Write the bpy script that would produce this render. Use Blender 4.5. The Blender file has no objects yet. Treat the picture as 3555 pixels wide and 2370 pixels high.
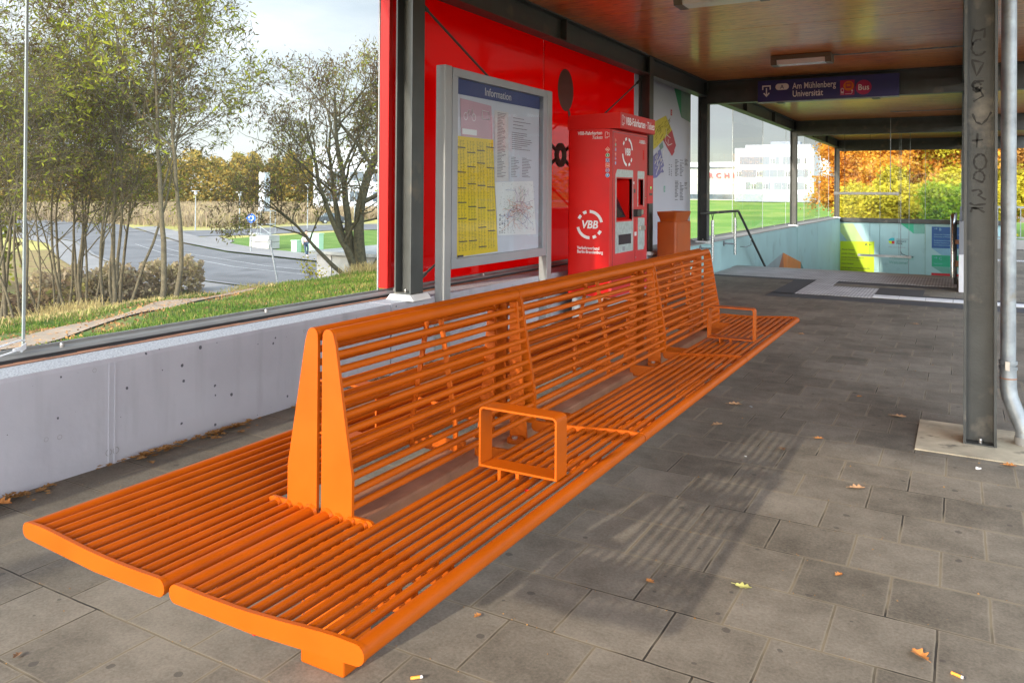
import bpy, bmesh, math, random
import numpy as np
from mathutils import Vector, Matrix
random.seed(7)
scene = bpy.context.scene
SUN_E, SKY_S, SKY_FILL = 5.0, 0.15, 5.5
COL = scene.collection
PI = math.pi

# ------------------------------------------------------------------ helpers
class MB:
    """collects shapes in world coordinates and links them as ONE mesh object"""
    def __init__(s): s.v = []; s.f = []; s.sm = []
    def add(s, vs, fs, smooth=False):
        b = len(s.v); s.v += [tuple(v) for v in vs]
        for f in fs: s.f.append(tuple(i + b for i in f)); s.sm.append(smooth)
        return s
    def box(s, x0, x1, y0, y1, z0, z1, bev=0.0):
        if bev > 0:
            bm = bmesh.new(); bmesh.ops.create_cube(bm, size=1)
            for v in bm.verts:
                v.co = Vector((x0 + (v.co.x + .5) * (x1 - x0), y0 + (v.co.y + .5) * (y1 - y0), z0 + (v.co.z + .5) * (z1 - z0)))
            bmesh.ops.bevel(bm, geom=bm.edges[:], offset=bev, segments=2, affect='EDGES', profile=.5)
            bm.verts.index_update()
            s.add([v.co[:] for v in bm.verts], [[v.index for v in f.verts] for f in bm.faces]); bm.free(); return s
        vs = [(x0,y0,z0),(x1,y0,z0),(x1,y1,z0),(x0,y1,z0),(x0,y0,z1),(x1,y0,z1),(x1,y1,z1),(x0,y1,z1)]
        return s.add(vs, [(0,3,2,1),(4,5,6,7),(0,1,5,4),(1,2,6,5),(2,3,7,6),(3,0,4,7)])
    def quad(s, a, b, c, d): return s.add([a,b,c,d], [(0,1,2,3)])
    def poly(s, pts): return s.add(pts, [tuple(range(len(pts)))])
    def prism(s, pts, axis, a, b, smooth=False):
        """pts 2D; axis 'y': pts=(x,z) extruded y a..b ; 'x': (y,z) ; 'z': (x,y)"""
        def P(p, t):
            return {'y': (p[0], t, p[1]), 'x': (t, p[0], p[1]), 'z': (p[0], p[1], t)}[axis]
        n = len(pts)
        s.add([P(p, a) for p in pts] + [P(p, b) for p in pts], [tuple(range(n))[::-1], tuple(range(n, 2*n))])
        s.add([P(p, a) for p in pts] + [P(p, b) for p in pts], [(i, (i+1) % n, n + (i+1) % n, n + i) for i in range(n)], smooth)
        return s
    def tube(s, pts, r, n=10, caps=True, r2=None):
        pts = [Vector(p) for p in pts]; m = len(pts); vs = []; fs = []
        rr = [r if r2 is None else r + (r2 - r) * i / max(1, m-1) for i in range(m)]
        up = None
        for i, p in enumerate(pts):
            d = (pts[min(i+1, m-1)] - pts[max(i-1, 0)]).normalized()
            if up is None: up = Vector((0,0,1)) if abs(d.z) < .9 else Vector((1,0,0))
            a = d.cross(up).normalized(); up = a.cross(d).normalized()
            for k in range(n):
                t = 2*PI*k/n; vs.append(p + (a*math.cos(t) + up*math.sin(t)) * rr[i])
        for i in range(m-1):
            for k in range(n):
                fs.append((i*n+k, i*n+(k+1)%n, (i+1)*n+(k+1)%n, (i+1)*n+k))
        s.add(vs, fs, True)
        if caps:
            s.add(vs[:n], [tuple(range(n))]); s.add(vs[-n:], [tuple(range(n))[::-1]])
        return s
    def dome(s, c, r, n=10, up=(0,0,1), m=4):
        c = Vector(c); u = Vector(up).normalized(); a = u.orthogonal().normalized(); b = u.cross(a); vs = []; fs = []
        for j in range(m):
            ph = j/m*PI/2
            for k in range(n):
                t = 2*PI*k/n; vs.append(c + (a*math.cos(t)+b*math.sin(t))*r*math.cos(ph) + u*r*math.sin(ph))
        vs.append(c + u*r)
        for j in range(m-1):
            for k in range(n): fs.append((j*n+k, j*n+(k+1)%n, (j+1)*n+(k+1)%n, (j+1)*n+k))
        for k in range(n): fs.append(((m-1)*n+k, (m-1)*n+(k+1)%n, m*n))
        return s.add(vs, fs, True)
    def build(s, name, m, parent=None, origin=None):
        me = bpy.data.meshes.new(name)
        if parent is not None: o0 = Vector(parent.get('_w', (0,0,0)))
        elif origin is not None: o0 = Vector(origin)
        elif origin is None and parent is None and s.v:
            a = np.array(s.v); o0 = Vector(((a[:,0].min()+a[:,0].max())/2, (a[:,1].min()+a[:,1].max())/2, a[:,2].min()))
        vs = (np.array(s.v) - np.array(o0)).tolist() if s.v else []
        me.from_pydata(vs, [], s.f); me.update()
        me.polygons.foreach_set('use_smooth', s.sm)
        bm = bmesh.new(); bm.from_mesh(me)
        if len(bm.faces) < 60000:
            bmesh.ops.recalc_face_normals(bm, faces=bm.faces[:])
        bm.to_mesh(me); bm.free()
        me.materials.append(m)
        o = bpy.data.objects.new(name, me); COL.objects.link(o)
        if parent is not None:
            o.parent = parent; o['_w'] = tuple(o0)
        else: o.location = o0; o['_w'] = tuple(o0)
        return o

def raw_mesh(name, V, F4, m, origin=(0,0,0), parent=None):
    """numpy quads (or tris) -> object"""
    me = bpy.data.meshes.new(name); V = np.asarray(V, dtype=np.float32) - np.array(origin, dtype=np.float32)
    F4 = np.asarray(F4, dtype=np.int32); k = F4.shape[1]
    me.vertices.add(len(V)); me.vertices.foreach_set('co', V.ravel())
    me.loops.add(F4.size); me.loops.foreach_set('vertex_index', F4.ravel())
    me.polygons.add(len(F4)); me.polygons.foreach_set('loop_start', np.arange(0, F4.size, k, dtype=np.int32))
    me.polygons.foreach_set('loop_total', np.full(len(F4), k, dtype=np.int32))
    me.update(calc_edges=True); me.materials.append(m)
    o = bpy.data.objects.new(name, me); COL.objects.link(o)
    if parent is not None: o.parent = parent
    else: o.location = origin
    return o

def tag(o, label=None, cat=None, group=None, kind=None):
    if label: o['label'] = label
    if cat: o['category'] = cat
    if group: o['group'] = group
    if kind: o['kind'] = kind
    return o
def thing(name, loc, label, cat, group=None):
    o = bpy.data.objects.new(name, None); COL.objects.link(o); o.location = loc; o.empty_display_size = .1
    o['_w'] = tuple(loc)
    return tag(o, label, cat, group)
def copy_tree(o, parent=None):
    c = o.copy(); COL.objects.link(c)
    if parent is not None: c.parent = parent
    for ch in [x for x in bpy.data.objects if x.parent == o]: copy_tree(ch, c)
    return c

def text_mb(mb, s, size, loc, right, up, bold=0.0, shear=0.0, align='LEFT', depth=.0015, sx=1.0, fit=None):
    """adds lettering (flat extruded) to mb; loc = baseline start"""
    cu = bpy.data.curves.new('t', 'FONT'); cu.body = s; cu.size = size; cu.offset = bold * size; cu.shear = shear
    cu.align_x = align; cu.resolution_u = 3; cu.extrude = depth/2
    o = bpy.data.objects.new('t', cu); COL.objects.link(o)
    dg = bpy.context.evaluated_depsgraph_get(); me = bpy.data.meshes.new_from_object(o.evaluated_get(dg))
    if fit and me.vertices:
        xs_ = [v.co.x for v in me.vertices]; sx = fit/(max(xs_)-min(xs_))
    r = Vector(right).normalized(); u = Vector(up).normalized(); n = r.cross(u); L = Vector(loc)
    mb.add([L + r*v.co.x*sx + u*v.co.y + n*v.co.z for v in me.vertices], [list(p.vertices) for p in me.polygons])
    bpy.data.objects.remove(o); bpy.data.meshes.remove(me); bpy.data.curves.remove(cu)
    return mb
def ring_mb(mb, c, r0, r1, a0, a1, right, up, depth=.0015, n=24):
    c = Vector(c); r = Vector(right).normalized(); u = Vector(up).normalized(); nn = r.cross(u); vs = []; fs = []
    n = max(2, int(n*(a1-a0)/(2*PI))+1)
    for i in range(n+1):
        t = a0 + (a1-a0)*i/n; d = r*math.cos(t) + u*math.sin(t)
        for R in (r0, r1): vs.append(c + d*R + nn*depth)
    for i in range(n): fs.append((2*i, 2*i+1, 2*i+3, 2*i+2))
    return mb.add(vs, fs)
def disc_mb(mb, c, R, right, up, depth=.0015, n=28, sq=1.0):
    c = Vector(c); r = Vector(right).normalized(); u = Vector(up).normalized(); nn = r.cross(u)
    return mb.poly([c + r*math.cos(2*PI*i/n)*R*sq + u*math.sin(2*PI*i/n)*R + nn*depth for i in range(n)])

# ------------------------------------------------------------------ materials
def new_mat(name):
    m = bpy.data.materials.new(name); m.use_nodes = True; nt = m.node_tree; nt.nodes.clear()
    out = nt.nodes.new('ShaderNodeOutputMaterial'); return m, nt, out
def N(nt, typ, **kw):
    n = nt.nodes.new(typ)
    for k, v in kw.items():
        if k in n.inputs: n.inputs[k].default_value = v
        else: setattr(n, k, v)
    return n
def ramp(nt, fac, stops):
    n = nt.nodes.new('ShaderNodeValToRGB'); cr = n.color_ramp
    while len(cr.elements) > 1: cr.elements.remove(cr.elements[-1])
    cr.elements[0].position = stops[0][0]; cr.elements[0].color = (*stops[0][1], 1)
    for p, c in stops[1:]:
        e = cr.elements.new(p); e.color = (*c, 1)
    nt.links.new(fac, n.inputs['Fac']); return n.outputs['Color']
def g3(v): return (v, v, v)
def mat(name, color, rough=.5, metal=0.0, var=.12, scale=3.0, bump=0.0, bscale=60.0, spec=.5, dirt=None, coat=0.0, emis=None):
    m, nt, out = new_mat(name); L = nt.links.new
    p = N(nt, 'ShaderNodeBsdfPrincipled'); p.inputs['Roughness'].default_value = rough; p.inputs['Metallic'].default_value = metal
    p.inputs['Specular IOR Level'].default_value = spec; p.inputs['Coat Weight'].default_value = coat
    geo = N(nt, 'ShaderNodeNewGeometry')
    no = N(nt, 'ShaderNodeTexNoise'); no.inputs['Scale'].default_value = scale; no.inputs['Detail'].default_value = 5; L(geo.outputs['Position'], no.inputs['Vector'])
    c = ramp(nt, no.outputs['Fac'], [(.3, tuple(max(0, x*(1-var)) for x in color)), (.7, tuple(min(1, x*(1+var)) for x in color))])
    if dirt:
        n2 = N(nt, 'ShaderNodeTexNoise'); n2.inputs['Scale'].default_value = dirt[1]; n2.inputs['Detail'].default_value = 8; L(geo.outputs['Position'], n2.inputs['Vector'])
        f = ramp(nt, n2.outputs['Fac'], [(dirt[2], g3(0)), (dirt[2]+.12, g3(1))])
        mx = N(nt, 'ShaderNodeMix', data_type='RGBA'); L(f, mx.inputs['Factor']); L(c, mx.inputs['A']); mx.inputs['B'].default_value = (*dirt[0], 1); c = mx.outputs['Result']
    L(c, p.inputs['Base Color'])
    rr = N(nt, 'ShaderNodeMapRange'); L(no.outputs['Fac'], rr.inputs['Value']); rr.inputs['To Min'].default_value = max(.02, rough-.08); rr.inputs['To Max'].default_value = min(1, rough+.08)
    L(rr.outputs['Result'], p.inputs['Roughness'])
    if bump > 0:
        nb = N(nt, 'ShaderNodeTexNoise'); nb.inputs['Scale'].default_value = bscale; nb.inputs['Detail'].default_value = 4; L(geo.outputs['Position'], nb.inputs['Vector'])
        b = N(nt, 'ShaderNodeBump'); b.inputs['Strength'].default_value = bump; b.inputs['Distance'].default_value = .01; L(nb.outputs['Fac'], b.inputs['Height']); L(b.outputs['Normal'], p.inputs['Normal'])
    if emis: p.inputs['Emission Color'].default_value = (*emis[0], 1); p.inputs['Emission Strength'].default_value = emis[1]
    L(p.outputs['BSDF'], out.inputs['Surface']); return m

M = {}
M['orange'] = mat('orange_powder_coat', (.43, .080, .0008), rough=.46, var=.08, scale=8, bump=.04, bscale=400, spec=.25, dirt=((.36,.085,.012), 7, .66))
M['orange2'] = mat('orange_bin_coat', (.36, .068, .004), rough=.5, var=.1, scale=6, bump=.05, bscale=300)
M['disc'] = mat('dark_red_silhouette', (.085, .006, .005), rough=.4, var=.1)  # tone of the sign silhouette painted on the red panel
M['beam_brown'] = mat('dusty_beam_coat', (.34, .16, .09), rough=.6, var=.25, scale=9)
M['steel'] = mat('anthracite_steel_paint', (.055, .058, .055), rough=.45, var=.2, scale=5, bump=.08, bscale=90, dirt=((.12,.10,.075), 3.5, .62))
M['steel2'] = mat('grey_steel_paint', (.048, .050, .047), rough=.5, var=.3, scale=6, bump=.1, bscale=60, dirt=((.17,.15,.12), 5, .6))
M['galv'] = mat('galvanised_zinc', (.27, .29, .30), rough=.45, metal=.35, var=.30, scale=12, dirt=((.22,.20,.16), 9, .62))
M['stainless'] = mat('stainless', (.55, .55, .54), rough=.25, metal=1.0, var=.08)
M['alu'] = mat('grey_aluminium_paint', (.30, .305, .30), rough=.4, var=.05, scale=4)
M['alu_frame'] = mat('silver_frame_paint', (.30, .315, .33), rough=.35, var=.05, scale=4)
M['mr'] = mat('machine_red', (.62, .006, .004), rough=.5, var=.08, scale=3, spec=.25, dirt=((.45,.03,.02), 8, .7))
M['mr2'] = mat('machine_front_red', (.52, .020, .022), rough=.45, var=.1, scale=4, dirt=((.40,.06,.05), 12, .66))
M['silverplate'] = mat('brushed_plate', (.45, .50, .49), rough=.4, metal=.4, var=.18, scale=25)
M['white'] = mat('white_print', (.80, .80, .80), rough=.5, var=.03)
M['offwhite'] = mat('off_white_print', (.66, .62, .62), rough=.5, var=.04)
M['black'] = mat('black_plastic', (.02, .02, .022), rough=.35, var=.1)
M['screen'] = mat('dark_screen', (.035, .02, .025), rough=.15, var=.1)
M['ink'] = mat('dark_ink', (.05, .045, .05), rough=.6, var=.1)
M['ink_grey'] = mat('grey_ink', (.28, .28, .30), rough=.6, var=.1)
M['ink_yel'] = mat('faint_table_ink', (.26, .20, .02), rough=.6, var=.15)
M['navy'] = mat('sign_navy', (.02, .02, .13), rough=.4, var=.06)
M['signtext'] = mat('sign_lettering', (.80, .76, .76), rough=.5, var=.04)
M['magenta'] = mat('sign_magenta', (.42, .012, .09), rough=.45, var=.05)
M['sign_orange'] = mat('sign_orange', (.70, .18, .015), rough=.45, var=.05)
M['paper'] = mat('poster_paper', (.62, .63, .70), rough=.6, var=.04)
M['yellow'] = mat('yellow_timetable', (.80, .56, .01), rough=.6, var=.06, scale=5)
M['yellow_pale'] = mat('pale_yellow_sheet', (.78, .68, .30), rough=.6, var=.04)
M['pinkposter'] = mat('pink_poster', (.60, .36, .42), rough=.6, var=.06)
M['headblue'] = mat('header_blue', (.05, .065, .20), rough=.5, var=.1)
M['lav'] = mat('lavender_board', (.50, .50, .57), rough=.45, var=.04, scale=2)
M['g_map'] = mat('map_green', (.02, .24, .10), rough=.5); M['g_map2'] = mat('map_green_pale', (.17, .26, .22), rough=.5)
M['y_map'] = mat('map_yellow', (.58, .46, .05), rough=.5); M['r_map'] = mat('map_red', (.45, .05, .07), rough=.5); M['p_map'] = mat('map_purple', (.17, .16, .36), rough=.5)
M['lime'] = mat('lime_print', (.58, .74, .01), rough=.5, var=.04); M['lime_pale'] = mat('pale_lime_print', (.50, .66, .28), rough=.5, var=.05)
M['turq'] = mat('turquoise_paint', (.36, .56, .57), rough=.5, var=.07, scale=1.2, dirt=((.28,.44,.45), 2.2, .6))
M['turq_d'] = mat('turquoise_print_dark', (.16, .40, .33), rough=.5); M['b_print'] = mat('blue_print', (.03, .11, .32), rough=.5); M['g_print'] = mat('green_print', (.03, .40, .22), rough=.5)
M['red_print'] = mat('red_print', (.55, .02, .03), rough=.5); M['blue_pale'] = mat('pale_blue_print', (.22, .42, .55), rough=.5)
M['cyan_print'] = mat('cyan_print', (.02, .40, .48), rough=.5); M['orange_print'] = mat('orange_print', (.70, .22, .03), rough=.5); M['grey_print'] = mat('grey_print', (.30, .36, .38), rough=.5); M['brown_print'] = mat('brown_print', (.40, .12, .05), rough=.5); M['tealdark'] = mat('dark_teal_print', (.08,.2,.2), rough=.5)
M['s_green'] = mat('icon_green', (.05, .28, .08), rough=.5); M['u_blue'] = mat('icon_blue', (.02, .08, .35), rough=.5); M['tram_red'] = mat('icon_tram_red', (.7, .10, .03), rough=.5); M['bus_pur'] = mat('icon_purple', (.25, .03, .22), rough=.5); M['f_blue'] = mat('icon_light_blue', (.05, .30, .60), rough=.5)
M['lampgreen'] = mat('green_indicator', (.05, .8, .2), emis=((.05, 1, .2), .8))
M['mastred'] = mat('mast_red', (.6, .02, .02), rough=.5)
M['lamp_body'] = mat('lamp_housing', (.16, .13, .085), rough=.5, var=.15); M['lamp_glass'] = mat('lamp_diffuser', (.85, .83, .78), rough=.25, var=.1); M['lamp_white'] = mat('lamp_white_enamel', (.50, .48, .44), rough=.4, var=.2, scale=9)
M['mortar'] = mat('white_mortar', (.72, .72, .70), rough=.8, var=.08, bump=.3, bscale=80)
M['plinth'] = mat('pale_plinth_concrete', (.46, .39, .27), rough=.85, var=.3, scale=6, bump=.3, bscale=120, dirt=((.13,.11,.08), 9, .60))
M['nosing'] = mat('stair_edge_metal', (.33, .33, .32), rough=.5, var=.15, scale=8)
M['white_paint'] = mat('white_wall_paint', (.62, .63, .66), rough=.6, var=.08)
M['bolt'] = mat('bolt_steel', (.55, .52, .48), rough=.3, metal=.9)
M['rubber'] = mat('black_seal', (.03, .03, .032), rough=.7)
M['rail_grey'] = mat('glazing_rail_grey', (.20, .20, .19), rough=.55, var=.12, scale=6)
M['cable'] = mat('white_cable', (.75, .77, .8), rough=.4)
M['stain'] = mat('graffiti_marker', (.028, .027, .024), rough=.7, var=.3, scale=30)
M['asphalt'] = mat('asphalt', (.118, .114, .112), rough=.85, var=.2, scale=.5, bump=.1, bscale=30, dirt=((.085,.082,.08), .35, .56))
M['asphalt2'] = mat('pavement_asphalt', (.20, .185, .17), rough=.85, var=.12, scale=.5)
M['kerb'] = mat('kerb_stone', (.19, .18, .17), rough=.85, var=.15)
M['roadwhite'] = mat('road_marking', (.38, .37, .355), rough=.7, var=.25)
M['path'] = mat('trodden_path', (.25, .185, .125), rough=.95, var=.3, scale=2.5, bump=.4, bscale=20, dirt=((.36,.18,.07), 6, .54))
M['concrete'] = mat('weathered_concrete', (.32, .31, .29), rough=.85, var=.15, scale=1.5, dirt=((.25,.24,.21), 3, .6))
M['concrete_d'] = mat('shaded_concrete', (.24, .24, .22), rough=.85, var=.18, scale=1.5)
M['boxgreen'] = mat('pale_green_cabinet', (.36, .55, .38), rough=.6, var=.05)
M['signblue'] = mat('traffic_sign_blue', (.01, .13, .62), rough=.4)
M['facade'] = mat('white_render', (.50, .51, .53), rough=.8, var=.03, scale=.1)
M['facade_g'] = mat('grey_facade_panel', (.17, .185, .21), rough=.6, var=.08, scale=.3)
M['facade_b'] = mat('pale_brick_base', (.26, .28, .30), rough=.8, var=.1, scale=.5)
M['window'] = mat('window_glass', (.08, .10, .12), rough=.15, var=.3, scale=.6, spec=.8)
M['archive'] = mat('beige_metal_facade', (.40, .40, .355), rough=.6, var=.05, scale=.2)
M['redletter'] = mat('red_letter', (.55, .08, .08), rough=.5)
M['bark'] = mat('locust_bark', (.10, .08, .045), rough=.95, var=.35, scale=9, bump=.5, bscale=30)
M['bark2'] = mat('dark_bark', (.075, .065, .035), rough=.95, var=.4, scale=9, bump=.5, bscale=30)
M['rail_rust'] = mat('rusty_rail', (.12, .07, .045), rough=.6); M['ballast'] = mat('ballast', (.17, .13, .10), rough=.95, var=.3, scale=8, bump=.6, bscale=30)
M['skin'] = mat('skin', (.45, .27, .19), rough=.6); M['cloth_w'] = mat('pale_jacket', (.55, .50, .52), rough=.85); M['denim'] = mat('dark_jeans', (.035, .06, .09), rough=.9); M['hair'] = mat('dark_hair', (.015, .012, .01), rough=.7); M['shoe'] = mat('white_shoe', (.7,.7,.7), rough=.6)
for nm, c in dict(car_red=(.45,.02,.03), car_blue=(.04,.10,.25), car_grey=(.10,.11,.13), car_white=(.65,.67,.70), car_dark=(.03,.035,.045)).items(): M[nm] = mat(nm, c, rough=.25, coat=.6, var=.03)
M['graffiti_leaf_a'] = mat('dry_leaf_tan', (.42, .24, .12), rough=.8, var=.25, scale=40); M['leaf_o'] = mat('dry_leaf_orange', (.50, .20, .05), rough=.8, var=.25, scale=40); M['leaf_y'] = mat('dry_leaf_yellow', (.48, .46, .14), rough=.8, var=.15, scale=40); M['leaf_b'] = mat('dry_leaf_brown', (.22, .12, .06), rough=.85, var=.3, scale=40)
M['butt'] = mat('cigarette_filter', (.75, .30, .04), rough=.7); M['wrapper'] = mat('red_wrapper', (.6, .02, .03), rough=.3)

def foliage_mat(name, cols, trans=.45):
    m, nt, out = new_mat(name); L = nt.links.new
    geo = N(nt, 'ShaderNodeNewGeometry'); no = N(nt, 'ShaderNodeTexNoise'); no.inputs['Scale'].default_value = .55; no.inputs['Detail'].default_value = 3
    L(geo.outputs['Position'], no.inputs['Vector'])
    mr = N(nt, 'ShaderNodeMapRange'); L(no.outputs['Fac'], mr.inputs['Value']); mr.inputs['From Min'].default_value = .33; mr.inputs['From Max'].default_value = .67
    mx = N(nt, 'ShaderNodeMix', data_type='FLOAT'); mx.inputs['Factor'].default_value = .5; L(mr.outputs['Result'], mx.inputs['A']); L(geo.outputs['Random Per Island'], mx.inputs['B'])
    n = len(cols); c = ramp(nt, mx.outputs['Result'], [(.12 + .76*i/(n-1), cc) for i, cc in enumerate(cols)])
    d = N(nt, 'ShaderNodeBsdfDiffuse'); t = N(nt, 'ShaderNodeBsdfTranslucent'); L(c, d.inputs['Color']); L(c, t.inputs['Color'])
    s = N(nt, 'ShaderNodeMixShader'); s.inputs['Fac'].default_value = trans; L(d.outputs[0], s.inputs[1]); L(t.outputs[0], s.inputs[2])
    L(s.outputs[0], out.inputs['Surface']); return m
M['fol_locust'] = foliage_mat('locust_leaves', [(.085,.052,.028),(.13,.095,.035),(.17,.185,.028),(.27,.30,.035),(.42,.40,.05)])
M['fol_brown'] = foliage_mat('brown_seedy_leaves', [(.10,.065,.045),(.15,.10,.06),(.20,.15,.07),(.25,.25,.06)])
M['fol_orange'] = foliage_mat('orange_leaves', [(.40,.15,.03),(.60,.24,.03),(.72,.36,.05),(.70,.48,.08)])
M['fol_yellowgreen'] = foliage_mat('yellow_green_leaves', [(.28,.24,.04),(.46,.40,.045),(.60,.50,.05),(.40,.38,.04)])
M['fol_green'] = foliage_mat('bright_green_leaves', [(.12,.24,.03),(.26,.38,.03),(.42,.46,.03)])
M['fol_rust'] = foliage_mat('rust_leaves', [(.38,.20,.07),(.56,.28,.07),(.66,.38,.10)])
M['fol_far'] = foliage_mat('far_wood_leaves', [(.12,.12,.045),(.24,.20,.06),(.42,.27,.06),(.22,.21,.07)])
M['fol_reed'] = foliage_mat('reed_leaves', [(.26,.19,.13),(.36,.28,.18),(.40,.33,.16)])
M['blade'] = foliage_mat('grass_blades', [(.055,.11,.016),(.09,.16,.02),(.15,.18,.035),(.28,.22,.08)], .3)
M['blade_dry'] = foliage_mat('dry_grass_blades', [(.30,.22,.09),(.42,.32,.14),(.30,.30,.09)], .3)
M['litter'] = foliage_mat('leaf_litter', [(.16,.08,.03),(.34,.19,.08),(.45,.24,.08)], .1)

def glass_mat(name, tint, gloss=1.0, dust=.035, dustscale=1.3):
    m, nt, out = new_mat(name); L = nt.links.new
    tr = N(nt, 'ShaderNodeBsdfTransparent'); tr.inputs['Color'].default_value = (*tint, 1)
    gl = N(nt, 'ShaderNodeBsdfGlossy'); gl.inputs['Roughness'].default_value = .01
    fr = N(nt, 'ShaderNodeLayerWeight'); fr.inputs['Blend'].default_value = .25
    mp = N(nt, 'ShaderNodeMapRange'); L(fr.outputs['Fresnel'], mp.inputs['Value']); mp.inputs['To Min'].default_value = 0.0; mp.inputs['To Max'].default_value = .55*gloss
    s = N(nt, 'ShaderNodeMixShader'); L(mp.outputs['Result'], s.inputs['Fac']); L(tr.outputs[0], s.inputs[1]); L(gl.outputs[0], s.inputs[2])
    df = N(nt, 'ShaderNodeBsdfDiffuse'); df.inputs['Color'].default_value = (.8,.82,.85,1)
    geo = N(nt, 'ShaderNodeNewGeometry'); mpg = N(nt, 'ShaderNodeMapping'); mpg.inputs['Scale'].default_value = (1,1,.35); L(geo.outputs['Position'], mpg.inputs['Vector'])
    no = N(nt, 'ShaderNodeTexNoise'); no.inputs['Scale'].default_value = dustscale; no.inputs['Detail'].default_value = 7; L(mpg.outputs[0], no.inputs['Vector'])
    f = N(nt, 'ShaderNodeMapRange'); L(no.outputs['Fac'], f.inputs['Value']); f.inputs['From Min'].default_value = .4; f.inputs['From Max'].default_value = .75; f.inputs['To Min'].default_value = dust*.3; f.inputs['To Max'].default_value = dust*2.4
    s2 = N(nt, 'ShaderNodeMixShader'); L(f.outputs['Result'], s2.inputs['Fac']); L(s.outputs[0], s2.inputs[1]); L(df.outputs[0], s2.inputs[2])
    L(s2.outputs[0], out.inputs['Surface']); return m
M['glass'] = glass_mat('dusty_clear_glass', (.955,.975,.965), .5, .018, .55)
M['glass_case'] = glass_mat('showcase_glass', (.97,.98,.98), 1.7, .03)
M['glass_edge'] = mat('glass_joint', (.30,.34,.34), rough=.3)

def red_panel():
    m, nt, out = new_mat('red_back_painted_glass'); L = nt.links.new
    d = N(nt, 'ShaderNodeBsdfDiffuse'); d.inputs['Color'].default_value = (.72,.004,.004,1)
    t = N(nt, 'ShaderNodeBsdfTranslucent'); t.inputs['Color'].default_value = (.95,.006,.006,1)
    s = N(nt, 'ShaderNodeMixShader'); s.inputs['Fac'].default_value = .68; L(d.outputs[0], s.inputs[1]); L(t.outputs[0], s.inputs[2])
    g = N(nt, 'ShaderNodeBsdfGlossy'); g.inputs['Roughness'].default_value = .02
    fr = N(nt, 'ShaderNodeFresnel'); fr.inputs['IOR'].default_value = 1.33
    s2 = N(nt, 'ShaderNodeMixShader'); L(fr.outputs[0], s2.inputs['Fac']); L(s.outputs[0], s2.inputs[1]); L(g.outputs[0], s2.inputs[2])
    L(s2.outputs[0], out.inputs['Surface']); return m
M['redglass'] = red_panel()

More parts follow.
